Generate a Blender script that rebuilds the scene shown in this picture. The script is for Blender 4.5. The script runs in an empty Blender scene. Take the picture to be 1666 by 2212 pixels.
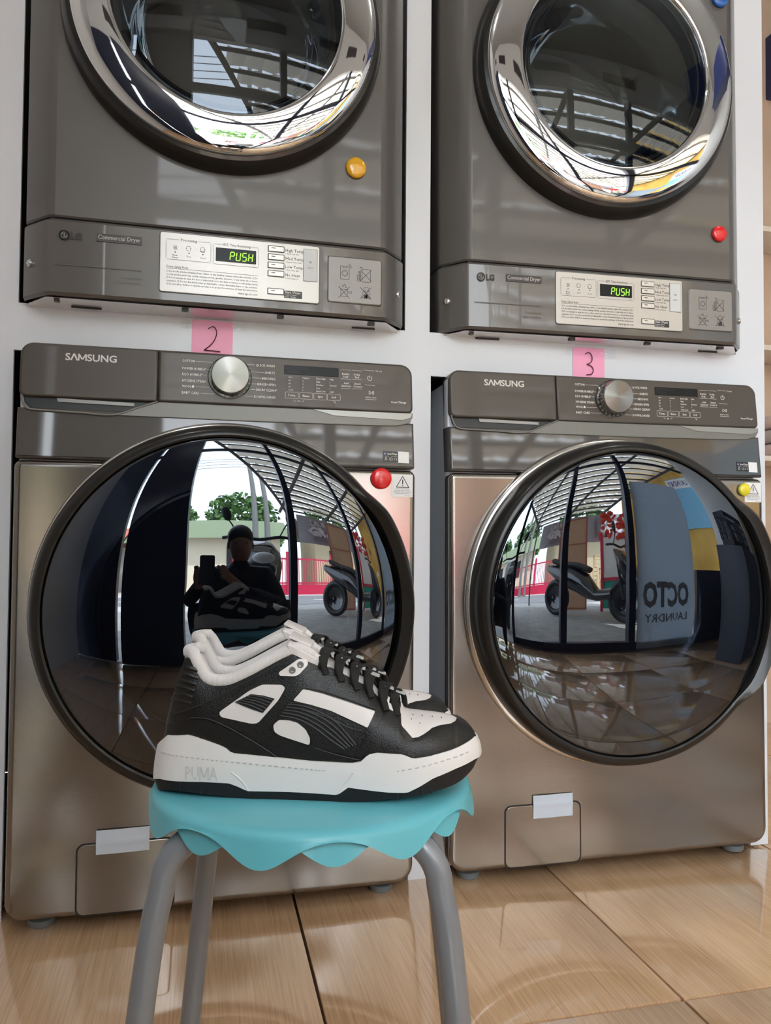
import bpy, bmesh, math, random
from mathutils import Vector, Matrix, Quaternion
random.seed(7)
PI = math.pi
sc = bpy.context.scene
COL = sc.collection

# ---------------------------------------------------------------- camera, sky, sun, lamps, exposure
YAW, PITCH, ROLL = -0.23558, 0.0308, -0.0075
CAM = Vector((0.3013, -1.3752, 0.661))
cam_d = bpy.data.cameras.new('camera')
cam_d.sensor_fit = 'HORIZONTAL'
cam_d.sensor_width = 36.0
cam_d.lens = 36.0 * 1656.43 / 1666.0
cam_d.clip_start = 0.01
cam = bpy.data.objects.new('camera', cam_d)
COL.objects.link(cam)
_m = Matrix.Rotation(YAW, 3, 'Z') @ Matrix.Rotation(PITCH, 3, 'X') @ Matrix.Rotation(ROLL, 3, 'Y')
_r, _f, _u = _m.col[0], _m.col[1], _m.col[2]
cam.matrix_world = Matrix(((_r.x, _u.x, -_f.x, CAM.x), (_r.y, _u.y, -_f.y, CAM.y), (_r.z, _u.z, -_f.z, CAM.z), (0, 0, 0, 1)))
sc.camera = cam

SKY = 11.1
SUN = 27.0
world = bpy.data.worlds.new('sky')
sc.world = world
world.use_nodes = True
_wn = world.node_tree
_bg = _wn.nodes['Background']
_bg.inputs['Color'].default_value = (0.86, 0.93, 1.0, 1)
_bg.inputs['Strength'].default_value = SKY
sun_d = bpy.data.lights.new('sun', 'SUN')
sun_d.energy = SUN
sun_d.angle = math.radians(0.6)
sun_d.color = (1.0, 0.95, 0.86)
sun = bpy.data.objects.new('sun', sun_d)
sun.rotation_euler = (math.radians(-28), math.radians(14), 0)      # high sun from over the shop: lights street and fence
COL.objects.link(sun)
sc.view_settings.view_transform = 'Standard'
sc.view_settings.look = 'None'
sc.view_settings.exposure = 0.0
sc.view_settings.gamma = 1.0
sc.view_settings.use_curve_mapping = False
for k, v in (('max_bounces', 10), ('diffuse_bounces', 5), ('glossy_bounces', 5), ('transmission_bounces', 6), ('transparent_max_bounces', 8)):
    setattr(sc.cycles, k, v)
sc.cycles.sample_clamp_indirect = 12.0

# ---------------------------------------------------------------- helpers
def link(name, bm, mat=None, parent=None, smooth=True, angle=35):
    """Link a bmesh as ONE mesh object."""
    bmesh.ops.recalc_face_normals(bm, faces=bm.faces[:])
    me = bpy.data.meshes.new(name)
    bm.to_mesh(me); bm.free()
    if mat: me.materials.append(mat)
    if smooth:
        me.polygons.foreach_set('use_smooth', [True] * len(me.polygons))
        me.set_sharp_from_angle(angle=math.radians(angle))
    o = bpy.data.objects.new(name, me)
    COL.objects.link(o)
    if parent: o.parent = parent
    return o

def tag(o, label=None, cat=None, group=None, kind=None):
    if label: o['label'] = label
    if cat: o['category'] = cat
    if group: o['group'] = group
    if kind: o['kind'] = kind
    return o

def empty(name, loc=(0, 0, 0), rot=(0, 0, 0), label=None, cat=None, group=None):
    o = bpy.data.objects.new(name, None)
    o.empty_display_size = 0.05
    COL.objects.link(o)
    o.location = loc; o.rotation_euler = rot
    return tag(o, label, cat, group)

def copy_tree(o, parent=None):
    c = o.copy(); COL.objects.link(c)
    c.parent = parent
    for ch in list(o.children): copy_tree(ch, c)
    return c

def B(): return bmesh.new()

def box(bm, x0, x1, y0, y1, z0, z1, bev=0.0, seg=2, mat=None):
    vs = [bm.verts.new(p) for p in ((x0,y0,z0),(x1,y0,z0),(x1,y1,z0),(x0,y1,z0),(x0,y0,z1),(x1,y0,z1),(x1,y1,z1),(x0,y1,z1))]
    fs = [bm.faces.new([vs[i] for i in q]) for q in ((0,1,5,4),(1,2,6,5),(2,3,7,6),(3,0,4,7),(4,5,6,7),(3,2,1,0))]
    if bev:
        es = list({e for f in fs for e in f.edges})
        r = bmesh.ops.bevel(bm, geom=es, offset=bev, segments=seg, affect='EDGES', profile=0.6)
        vs = list({v for v in r['verts']} | {v for v in vs if v.is_valid})
    if mat is not None:
        for v in vs: v.co = mat @ v.co
    return vs

def rrect(x0, x1, z0, z1, r, seg=6):
    if not isinstance(r, (tuple, list)): r = (r,) * 4          # bl, br, tr, tl
    out = []
    for (cx, cz, a, rr) in ((x0, z0, PI, r[0]), (x1, z0, 1.5*PI, r[1]), (x1, z1, 0, r[2]), (x0, z1, .5*PI, r[3])):
        px = cx + rr if cx == x0 else cx - rr
        pz = cz + rr if cz == z0 else cz - rr
        if rr <= 0: out.append((cx, cz)); continue
        for k in range(seg + 1):
            t = a + .5 * PI * k / seg
            out.append((px + rr * math.cos(t), pz + rr * math.sin(t)))
    return out

def inset(pts, d):
    n = len(pts); out = []
    for i in range(n):
        a, b, c = Vector(pts[i-1]), Vector(pts[i]), Vector(pts[(i+1) % n])
        e1 = (b - a); e2 = (c - b)
        if e1.length < 1e-9: e1 = e2
        if e2.length < 1e-9: e2 = e1
        n1 = Vector((-e1.y, e1.x)).normalized(); n2 = Vector((-e2.y, e2.x)).normalized()
        m = n1 + n2
        m = m / max(0.3, m.dot(n1)) if m.length > 1e-6 else n1
        out.append((b.x + m.x * d, b.y + m.y * d))
    return out

def slab(bm, pts, y0, y1, bev=0.0, seg=2, back=True):
    """Polygon in x,z (counter-clockwise seen from the front) pushed from y0 (front) to y1, with a rounded front rim."""
    rings = []
    if bev:
        for k in range(seg + 1):
            a = .5 * PI * k / seg
            if k == 0: rings.append((inset(pts, bev * 1.25), y0))      # flat holding ring keeps the face's shading flat
            rings.append((inset(pts, bev * (1 - math.sin(a))), y0 + bev * (1 - math.cos(a))))
    else:
        rings.append((pts, y0))
    rings.append((pts, y1))
    vr = [[bm.verts.new((x, y, z)) for x, z in p] for p, y in rings]
    n = len(pts)
    bm.faces.new(vr[0])
    for a, b in zip(vr, vr[1:]):
        for i in range(n):
            bm.faces.new((a[i], b[i], b[(i+1) % n], a[(i+1) % n]))
    if back: bm.faces.new(list(reversed(vr[-1])))
    return [v for r in vr for v in r]

def lathe(bm, cx, cz, prof, n=96, warp=None):
    """Revolve (r, y) pairs about the line x=cx, z=cz running along y."""
    rows = []
    for r, y in prof:
        if r < 1e-6:
            rows.append([bm.verts.new((cx, y, cz))]); continue
        row = []
        for i in range(n):
            a = 2 * PI * i / n
            rr, yy = warp(a, r, y) if warp else (r, y)
            row.append(bm.verts.new((cx + rr * math.cos(a), yy, cz + rr * math.sin(a))))
        rows.append(row)
    for a, b in zip(rows, rows[1:]):
        for i in range(n):
            j = (i + 1) % n
            if len(a) == 1 and len(b) == 1: continue
            if len(a) == 1: bm.faces.new((a[0], b[j], b[i]))
            elif len(b) == 1: bm.faces.new((a[i], a[j], b[0]))
            else: bm.faces.new((a[i], a[j], b[j], b[i]))
    return rows

def lathe_z(bm, cx, cy, prof, n=32):
    rows = []
    for r, z in prof:
        if r < 1e-6: rows.append([bm.verts.new((cx, cy, z))])
        else: rows.append([bm.verts.new((cx + r*math.cos(2*PI*i/n), cy + r*math.sin(2*PI*i/n), z)) for i in range(n)])
    for a, b in zip(rows, rows[1:]):
        for i in range(n):
            j = (i + 1) % n
            if len(a) == 1 and len(b) == 1: continue
            if len(a) == 1: bm.faces.new((a[0], b[i], b[j]))
            elif len(b) == 1: bm.faces.new((a[j], a[i], b[0]))
            else: bm.faces.new((a[j], a[i], b[i], b[j]))

def tube(bm, pts, r, n=10, caps=True, closed=False, flat=1.0):
    pts = [Vector(p) for p in pts]
    m = len(pts); rings = []
    up = None
    for i, p in enumerate(pts):
        if closed: t = pts[(i+1) % m] - pts[i-1]
        else: t = pts[min(i+1, m-1)] - pts[max(i-1, 0)]
        t.normalize()
        if up is None:
            up = Vector((0, 0, 1)) if abs(t.z) < .9 else Vector((0, 1, 0))
        s = t.cross(up)
        if s.length < 1e-6: s = t.orthogonal()
        s.normalize(); up = s.cross(t).normalized()
        rr = r[i] if isinstance(r, (list, tuple)) else r
        rings.append([bm.verts.new(p + s * rr * math.cos(2*PI*k/n) + up * rr * flat * math.sin(2*PI*k/n)) for k in range(n)])
    seq = list(zip(rings, rings[1:])) + ([(rings[-1], rings[0])] if closed else [])
    for a, b in seq:
        for k in range(n):
            bm.faces.new((a[k], a[(k+1) % n], b[(k+1) % n], b[k]))
    if caps and not closed:
        bm.faces.new(list(reversed(rings[0]))); bm.faces.new(rings[-1])
    return [v for q in rings for v in q]

def smooth_path(pts, n=6):
    """Catmull-Rom through the points."""
    P = [Vector(p) for p in pts]; out = []
    for i in range(len(P) - 1):
        a = P[max(i-1, 0)]; b = P[i]; c = P[i+1]; d = P[min(i+2, len(P)-1)]
        for k in range(n):
            t = k / n
            out.append(.5 * ((2*b) + (c-a)*t + (2*a-5*b+4*c-d)*t*t + (-a+3*b-3*c+d)*t**3))
    out.append(P[-1])
    return out

_txt, _adv = {}, {}
def _glyphs(s, bold, res):
    cu = bpy.data.curves.new('t', 'FONT')
    cu.body = s; cu.size = 1.0; cu.offset = bold; cu.resolution_u = res
    o = bpy.data.objects.new('t', cu)
    me = bpy.data.meshes.new_from_object(o)
    g = ([v.co.copy() for v in me.vertices], [tuple(p.vertices) for p in me.polygons])
    bpy.data.objects.remove(o); bpy.data.curves.remove(cu); bpy.data.meshes.remove(me)
    return g
def _advance(c):
    if c not in _adv:
        mx = lambda t: max(v.x for v in _glyphs(t, 0, 1)[0])
        _adv[c] = mx('I' + c + 'I') - mx('II')
    return _adv[c]
def _stroke_glyph(c, t):
    """M and crossbar-less A drawn as strokes (the font's own M breaks when emboldened)."""
    H, w = .69, .64
    P = [((.07, 0), (.07, H)), ((.07, H), (.39, .12)), ((.39, .12), (.71, H)), ((.71, H), (.71, 0))] if c == 'M' else [((.05, 0), (.33, H)), ((.33, H), (.61, 0))]
    vs, fs = [], []
    for (x0, y0), (x1, y1) in P:
        if c == 'M' and x0 == x1: q = [(x0 - t/2, 0), (x0 + t/2, 0), (x0 + t/2, H), (x0 - t/2, H)]
        else:
            hx = t * .62
            q = [(x0 - hx, y0), (x0 + hx, y0), (x1 + hx, y1), (x1 - hx, y1)]
            if y1 < y0: q = [q[3], q[2], q[1], q[0]]
        fs.append(tuple(range(len(vs), len(vs) + 4))); vs += [Vector((a, b, 0)) for a, b in q]
    return vs, fs
def text_geo(s, bold=0.0, res=2):
    key = (s, bold, res)
    if key not in _txt:
        if 'M' not in s and '\u039b' not in s:
            _txt[key] = _glyphs(s, bold, res)
        else:
            vs, fs, x, run = [], [], 0.0, ''
            def flush(run, x):
                if run.strip():
                    v, f = _glyphs(run, bold, res); n = len(vs)
                    vs.extend(p + Vector((x, 0, 0)) for p in v); fs.extend(tuple(i + n for i in q) for q in f)
                return x + sum(_advance(c) for c in run)
            for c in s:
                if c in 'M\u039b':
                    x = flush(run, x); run = ''
                    v, f = _stroke_glyph(c, .085 + 2*bold); n = len(vs)
                    vs.extend(p + Vector((x, 0, 0)) for p in v); fs.extend(tuple(i + n for i in q) for q in f)
                    x += .79 if c == 'M' else .66
                else: run += c
            flush(run, x)
            _txt[key] = (vs, fs)
    return _txt[key]

def text(bm, s, x, z, w=None, h=None, y=0.0, align='L', bold=0.01, res=1, warp=None, flip=False):
    """Flat lettering facing -y: baseline z, cap height h, total width w."""
    vs, fs = text_geo(s, bold, res)
    if not vs: return
    x0 = min(v.x for v in vs); x1 = max(v.x for v in vs)
    sy = (h / 0.69) if h else None
    sx = (w / (x1 - x0)) if w else sy
    if sy is None: sy = sx
    W = (x1 - x0) * sx
    ox = x - (0 if align == 'L' else W if align == 'R' else W / 2)
    out = []
    for v in vs:
        px = (v.x - x0) * sx
        if flip: px = W - px
        out.append(bm.verts.new((ox + px, y, z + v.y * sy)))
    for f in fs:
        try: bm.faces.new([out[i] for i in (reversed(f) if flip else f)])
        except ValueError: pass
    if warp:
        for v in out: v.co.y += warp(v.co.z)
    return out

def line(bm, pts, w, y=0.0, warp=None, closed=False):
    """Flat printed line through x,z points, facing -y."""
    P = [Vector(p) for p in pts]
    if closed: P.append(P[0])
    for a, b in zip(P, P[1:]):
        d = (b - a)
        if d.length < 1e-9: continue
        d.normalize(); q = Vector((-d.y, d.x)) * w / 2; e = d * w / 2
        a2, b2 = a - e*.5, b + e*.5
        vs = [bm.verts.new((c.x, y, c.y)) for c in (a2 - q, b2 - q, b2 + q, a2 + q)]
        if warp:
            for v in vs: v.co.y += warp(v.co.z)
        bm.faces.new(vs)

def rect(bm, x0, x1, z0, z1, y=0.0, warp=None):
    vs = [bm.verts.new(p) for p in ((x0,y,z0),(x1,y,z0),(x1,y,z1),(x0,y,z1))]
    if warp:
        for v in vs: v.co.y += warp(v.co.z)
    bm.faces.new(vs)

def disc(bm, cx, cz, r, y=0.0, n=12, warp=None):
    vs = [bm.verts.new((cx + r*math.cos(2*PI*i/n), y, cz + r*math.sin(2*PI*i/n))) for i in range(n)]
    if warp:
        for v in vs: v.co.y += warp(v.co.z)
    bm.faces.new(vs)

def circle_pts(cx, cz, r, n=16, a0=0, a1=2*PI):
    return [(cx + r*math.cos(a0+(a1-a0)*i/n), cz + r*math.sin(a0+(a1-a0)*i/n)) for i in range(n + (0 if a1-a0 >= 2*PI-1e-6 else 1))]

# ---------------------------------------------------------------- materials
MATS = {}
def mat(name, col=(.5,.5,.5), rough=.5, metal=0.0, coat=0.0, ior=1.5, emit=None, spec=.5, aniso=0.0, sheen=0.0, trans=0.0):
    if name in MATS: return MATS[name]
    m = bpy.data.materials.new(name); m.use_nodes = True
    b = m.node_tree.nodes['Principled BSDF']
    I = b.inputs
    I['Base Color'].default_value = (*col, 1); I['Roughness'].default_value = rough; I['Metallic'].default_value = metal
    I['Coat Weight'].default_value = coat; I['Coat Roughness'].default_value = .04; I['IOR'].default_value = ior
    I['Specular IOR Level'].default_value = spec
    I['Sheen Weight'].default_value = sheen
    I['Transmission Weight'].default_value = trans
    if emit:
        I['Emission Color'].default_value = (*emit[0], 1); I['Emission Strength'].default_value = emit[1]
    MATS[name] = m
    return m

def nodes(m): return m.node_tree.nodes, m.node_tree.links, m.node_tree.nodes['Principled BSDF']

def add_noise(m, scale=(1,1,1), nscale=8.0, detail=3, bump=0.0, dist=.001, cols=None, rough=None, coords='Object', pos=(.35,.65)):
    """Noise for fine relief, grain of colour or of gloss."""
    n, l, b = nodes(m)
    tc = n.new('ShaderNodeTexCoord'); mp = n.new('ShaderNodeMapping'); no = n.new('ShaderNodeTexNoise')
    mp.inputs['Scale'].default_value = scale
    no.inputs['Scale'].default_value = nscale; no.inputs['Detail'].default_value = detail
    l.new(tc.outputs[coords], mp.inputs['Vector']); l.new(mp.outputs['Vector'], no.inputs['Vector'])
    if bump:
        bp = n.new('ShaderNodeBump'); bp.inputs['Strength'].default_value = bump; bp.inputs['Distance'].default_value = dist
        l.new(no.outputs['Fac'], bp.inputs['Height'])
        if b.inputs['Normal'].is_linked: l.new(b.inputs['Normal'].links[0].from_socket, bp.inputs['Normal'])
        l.new(bp.outputs['Normal'], b.inputs['Normal'])
    if cols:
        cr = n.new('ShaderNodeValToRGB')
        cr.color_ramp.elements[0].color = (*cols[0], 1); cr.color_ramp.elements[1].color = (*cols[1], 1)
        cr.color_ramp.elements[0].position, cr.color_ramp.elements[1].position = pos
        l.new(no.outputs['Fac'], cr.inputs['Fac']); l.new(cr.outputs['Color'], b.inputs['Base Color'])
    if rough:
        mr = n.new('ShaderNodeMapRange'); mr.inputs['To Min'].default_value, mr.inputs['To Max'].default_value = rough
        l.new(no.outputs['Fac'], mr.inputs['Value']); l.new(mr.outputs['Result'], b.inputs['Roughness'])
    return m

M_wall = add_noise(mat('white_gloss_paint', (.70,.73,.78), .28), nscale=60, bump=.05, dist=.002)
M_white = mat('white_wall', (.74,.74,.73), .6)
M_ceiling = mat('grey_ceiling', (.44,.45,.44), .7)
M_black = mat('black_void', (.012,.012,.013), .5)
M_steel = add_noise(mat('brushed_bronze_steel', (.285,.262,.238), .17, .92), scale=(1.2, 1, 260), nscale=3.0, detail=2, bump=.06, dist=.0006)
M_fascia = mat('gloss_brown_plastic', (.055,.047,.040), .5, 0, coat=.9)
M_panel = add_noise(mat('bronze_control_panel', (.072,.060,.050), .42, .25, coat=.10), scale=(1.2,1,220), nscale=3.0, detail=3, bump=.03, dist=.0004)
M_band = mat('satin_silver_trim', (.19,.187,.172), .42, .3)
M_recess = mat('dark_teal_recess', (.022,.028,.030), .45)
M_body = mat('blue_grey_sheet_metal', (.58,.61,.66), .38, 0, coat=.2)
M_ring = mat('black_gloss_ring', (.014,.013,.012), .28, 0, coat=.12, spec=.35)
M_bezel = mat('bright_silver_bezel', (.82,.81,.79), .22, 1.0)
M_chrome = mat('chrome', (.82,.82,.82), .03, 1.0)
M_knobface = mat('spun_steel', (.25,.24,.225), .30, 1.0)
_kn, _kl, _kb = M_knobface.node_tree.nodes, M_knobface.node_tree.links, M_knobface.node_tree.nodes['Principled BSDF']
_kt = _kn.new('ShaderNodeTangent'); _kt.direction_type = 'RADIAL'; _kt.axis = 'Y'
_kl.new(_kt.outputs[0], _kb.inputs['Tangent']); _kb.inputs['Anisotropic'].default_value = .92; _kb.inputs['Anisotropic Rotation'].default_value = .25
M_print = mat('pale_print', (.78,.76,.72), .5)
M_brand = mat('silver_letters', (.62,.59,.55), .4, .2)
M_display = mat('dark_display', (.006,.008,.010), .30, spec=.22)
M_ghost = mat('dim_display_icons', (.022,.024,.026), .4)
M_dryer = mat('dryer_grey_paint', (.112,.105,.098), .40, .22, coat=.28)
M_dryer2 = mat('dryer_panel_grey_paint', (.130,.122,.114), .38, .3, coat=.4)
M_plate = mat('pale_silver_plate', (.55,.53,.50), .33, .35)
M_under = mat('zinc_base_plate', (.78,.76,.76), .14, .6)
M_ink = mat('dark_ink', (.03,.03,.032), .5)
M_inkgrey = mat('grey_ink', (.14,.135,.13), .5)
M_button = mat('silver_button', (.66,.64,.61), .3, .3)
M_led = mat('green_digits', (.05,.2,.02), .5, emit=((.42, 1.0, .06), 1.35))
M_leddim = mat('unlit_digits', (.02,.03,.015), .4)
M_sticker = mat('white_sticker', (.80,.80,.80), .35)
M_stickblack = mat('black_sticker', (.008,.008,.009), .3)
M_stickblue = mat('blue_print', (.45,.47,.85), .4)
M_tape = mat('frosted_tape', (.58,.65,.74), .28)
M_pink = mat('pink_paper', (.97,.40,.60), .45)
M_pen = mat('maroon_pen', (.10,.012,.03), .5)
M_screw = mat('steel_screw', (.7,.7,.7), .25, 1.0)
M_drum = mat('dull_drum', (.42,.41,.38), .4, .35)
M_gasket = mat('black_rubber', (.010,.010,.010), .5)
M_red = mat('red_magnet', (.72,.012,.016), .22, coat=.5)
M_amber = mat('amber_magnet', (.78,.40,.012), .22, coat=.5)
M_yellow = mat('yellow_magnet', (.76,.66,.03), .25, coat=.5)
M_blue = mat('blue_magnet', (.015,.12,.48), .22, coat=.5)
M_foot = mat('grey_foot', (.15,.17,.18), .45)

def glass_door(name, tint, ior):
    m = bpy.data.materials.new(name); m.use_nodes = True
    n, l = m.node_tree.nodes, m.node_tree.links
    n.clear()
    out = n.new('ShaderNodeOutputMaterial'); mx = n.new('ShaderNodeMixShader'); fr = n.new('ShaderNodeFresnel')
    tr = n.new('ShaderNodeBsdfTransparent'); gl = n.new('ShaderNodeBsdfGlossy')
    fr.inputs['IOR'].default_value = ior
    tr.inputs['Color'].default_value = (*tint, 1)
    gl.inputs['Roughness'].default_value = 0.008; gl.inputs['Color'].default_value = (.80,.885,1,1)
    l.new(fr.outputs[0], mx.inputs[0]); l.new(tr.outputs[0], mx.inputs[1]); l.new(gl.outputs[0], mx.inputs[2]); l.new(mx.outputs[0], out.inputs[0])
    MATS[name] = m
    return m
M_glassW = glass_door('tinted_blue_glass', (.26,.29,.36), 2.18)
M_glassD = glass_door('smoked_glass', (.62,.61,.56), 1.60)
M_bowl = glass_door('smoked_bowl', (.72,.72,.70), 1.25)
M_clear = glass_door('clear_glass', (.96,.97,.97), 1.30)

# floor tile: pale brown wood-look ceramic, streaks along y
M_tile = mat('wood_look_tile', (.45,.28,.16), .09, coat=1.0, ior=1.55)
def _tile():
    n, l, b = nodes(M_tile)
    g = n.new('ShaderNodeNewGeometry'); mp = n.new('ShaderNodeMapping'); no = n.new('ShaderNodeTexNoise'); no2 = n.new('ShaderNodeTexNoise')
    mp.inputs['Rotation'].default_value = (0, 0, .06); mp.inputs['Scale'].default_value = (120, 2.6, 1)
    mp2 = n.new('ShaderNodeMapping'); mp2.inputs['Scale'].default_value = (9, .8, 1)
    l.new(g.outputs['Position'], mp.inputs['Vector']); l.new(mp.outputs[0], no.inputs['Vector'])
    l.new(g.outputs['Position'], mp2.inputs['Vector']); l.new(mp2.outputs[0], no2.inputs['Vector'])
    no.inputs['Scale'].default_value = 3; no.inputs['Detail'].default_value = 5; no2.inputs['Scale'].default_value = 2; no2.inputs['Detail'].default_value = 3
    ad = n.new('ShaderNodeMath'); ad.operation = 'MULTIPLY_ADD'; ad.inputs[1].default_value = .55
    l.new(no2.outputs['Fac'], ad.inputs[0]); l.new(no.outputs['Fac'], ad.inputs[2])
    cr = n.new('ShaderNodeValToRGB')
    e = cr.color_ramp.elements
    e[0].position = .50; e[0].color = (.50,.300,.165,1); e[1].position = 1.0; e[1].color = (.74,.495,.30,1)
    x = e.new(.74); x.color = (.635,.405,.232,1)
    l.new(ad.outputs[0], cr.inputs['Fac']); l.new(cr.outputs['Color'], b.inputs['Base Color'])
_tile()
M_grout = mat('dark_brown_grout', (.13,.075,.04), .7)
# ================================================================ room shell
WY = 0.066                                        # front of the white wall the machines are set into
FRONT = -2.0                                      # shop front
floor = empty('floor'); tag(floor, kind='structure')
bm = B(); box(bm, -1.0, 3.4, -2.02, 1.3, -.06, -.012); link('grout_bed', bm, M_grout, floor, False)
tm = B(); T = .508; box(tm, .0021, T - .0021, .0021, T - .0021, -.011, 0, .0016, 2)
tile0 = link('tile', tm, M_tile, floor)
first = True
for i in range(-3, 6):
    for j in range(-3, 3):
        x, y = .475 + T * i, -.387 + T * j
        if j == -3: y = -.387 - 3 * T
        o = tile0 if first else tile0.copy()
        if not first: COL.objects.link(o)
        first = False
        o.location = (x, y, random.uniform(-.0006, .0003))
        o.rotation_euler = (random.uniform(-.0012, .0012), random.uniform(-.0012, .0012), 0)

# white wall with four openings
xs = [-.80, -.021, -.015, .684, .697, .734, .737, 1.432, 1.462, 1.505]
zs = [0, .9765, .980, 1.063, 2.42, 2.9]
holes = [(-.021, .697, 0, .980), (.737, 1.462, 0, .9765), (-.015, .684, 1.063, 2.42), (.734, 1.432, 1.063, 2.42)]
bm = B()
gv = {(i, k): bm.verts.new((x, WY, z)) for i, x in enumerate(xs) for k, z in enumerate(zs)}
for i in range(len(xs) - 1):
    for k in range(len(zs) - 1):
        mx, mz = (xs[i] + xs[i+1]) / 2, (zs[k] + zs[k+1]) / 2
        if any(a < mx < b and c < mz < d for a, b, c, d in holes): continue
        bm.faces.new((gv[i,k], gv[i+1,k], gv[i+1,k+1], gv[i,k+1]))
for v in [v for v in bm.verts if not v.link_faces]: bm.verts.remove(v)
r = bmesh.ops.extrude_face_region(bm, geom=bm.faces[:])
for v in r['geom']:
    if isinstance(v, bmesh.types.BMVert): v.co.y += .008
tag(link('wall_back', bm, M_wall, None, False), kind='structure')
bm = B()                                           # added box behind the wall, shuts out sky light; dark for unlit gaps
for q in (((-.79,.95,0),(1.49,.95,0),(1.49,.95,2.9),(-.79,.95,2.9)), ((-.79,.09,0),(-.79,.95,0),(-.79,.95,2.9),(-.79,.09,2.9)),
          ((1.49,.09,0),(1.49,.95,0),(1.49,.95,2.9),(1.49,.09,2.9)), ((-.79,.09,2.89),(1.49,.09,2.89),(1.49,.95,2.89),(-.79,.95,2.89))):
    bm.faces.new([bm.verts.new(p) for p in q])
tag(link('wall_light_block', bm, mat('dark_light_block', (.05,.05,.052), .6), None, False), kind='structure')
bm = B(); box(bm, 1.491, 1.505, .088, 1.0, 0, 2.9); tag(link('wall_divider', bm, M_wall, None, False), kind='structure')

# other walls, ceiling
M_side = mat('off_white_wall', (.66,.67,.68), .6)
M_cream = add_noise(mat('cream_wall', (.62,.45,.33), .6), nscale=3, cols=((.56,.40,.29), (.66,.49,.37)))
M_navy = mat('navy_paint', (.012,.018,.05), .35)
M_bluebeam = mat('blue_beam_paint', (.012,.024,.115), .5)
bm = B(); box(bm, -.86, -.80, FRONT, .95, 0, 2.9); tag(link('wall_left', bm, M_side, None, False), kind='structure')
bm = B(); box(bm, 3.3, 3.36, FRONT, 1.06, 0, 2.9); tag(link('wall_right', bm, M_side, None, False), kind='structure')
bm = B(); box(bm, 1.505, 3.3, 1.0, 1.06, 0, 2.9); tag(link('wall_far', bm, M_cream, None, False), kind='structure')
bm = B(); box(bm, -.86, 3.36, FRONT - .05, 1.06, 2.9, 2.96); tag(link('ceiling', bm, M_ceiling, None, False), kind='structure')
bm = B(); box(bm, 2.30, 2.46, -1.2, .998, 2.275, 2.505); tag(link('trim_1', bm, M_bluebeam, None, False), kind='structure')
M_shelf = mat('cream_shelf', (.78,.70,.62), .5)
for k, (z, c) in enumerate(((1.71, M_shelf), (1.305, M_shelf), (.93, M_shelf))):
    bm = B(); box(bm, 2.0, 2.95, .82, .998, z - .009, z + .009, .002)
    o = link('shelf', bm, c); 
    tag(o, ('upper', 'middle', 'lower')[k] + ' cream wall shelf beyond the right end of the white wall', 'shelf')
# folded laundry on the lowest shelf
M_fold = mat('pale_pink_cloth', (.62,.48,.45), .9, sheen=.3)
M_fold2 = mat('grey_cloth', (.45,.40,.40), .9, sheen=.3)
for k in range(3):
    bm = B(); box(bm, 2.2, 2.46, .84, .99, .942 + k*.05, .988 + k*.05, .02, 3)
    tag(link('folded_towel', bm, (M_fold, M_fold2, M_fold)[k]), ('lowest', 'middle', 'topmost')[k] + ' folded towel in the stack on the lower cream shelf', 'towel')

# shop front: navy posts, sill, transom, header
def trim(k, x0, x1, y0, y1, z0, z1, m, bev=.004):
    bm = B(); box(bm, x0, x1, y0, y1, z0, z1, bev); return tag(link('trim_%d' % k, bm, m, None, False), kind='structure')
trim(2, -.30, .13, FRONT - .06, FRONT + .10, 0, 2.5, M_navy)            # broad column left of the doorway
trim(3, -.80, -.36, FRONT - .04, FRONT + .04, 0, 2.5, M_navy)
trim(4, .84, .895, FRONT - .03, FRONT + .03, 0, 2.5, M_navy)
trim(5, 1.50, 1.56, FRONT - .03, FRONT + .03, 0, 2.5, M_navy)
trim(6, 2.12, 2.18, FRONT - .03, FRONT + .03, 0, 2.5, M_navy)
trim(7, -.36, 3.3, FRONT - .03, FRONT + .03, 2.02, 2.09, M_navy)       # transom bar
trim(8, .895, 3.3, FRONT - .035, FRONT + .035, 0, .07, M_navy)         # sill
bm = B(); box(bm, -.86, 3.36, FRONT - .05, FRONT + .03, 2.5, 2.9); tag(link('wall_front', bm, M_white, None, False), kind='structure')
bm = B(); box(bm, 2.86, 3.3, FRONT - .02, FRONT + .02, .07, .62); tag(link('wall_dado', bm, M_navy, None, False), kind='structure')
bm = B()
for x in (-.3, .55, 1.2, 1.9): box(bm, x, x + .34, FRONT + .03, FRONT + .036, 2.66, 2.76)
tag(link('vent_slots', bm, mat('dark_vent', (.05,.04,.04), .6), bpy.data.objects['wall_front'], False))
# ================================================================ washing machines
DX, DZ = .347, .533                               # centre of the door
TILT = lambda z: max(0.0, z - .7835) * .10
def hand(a):                                       # grip bulge on the right of the door ring
    d = abs((a + PI) % (2*PI) - PI)
    t = min(1, max(0, (math.radians(44) - d) / math.radians(14)))
    return t * t * (3 - 2 * t)

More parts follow.
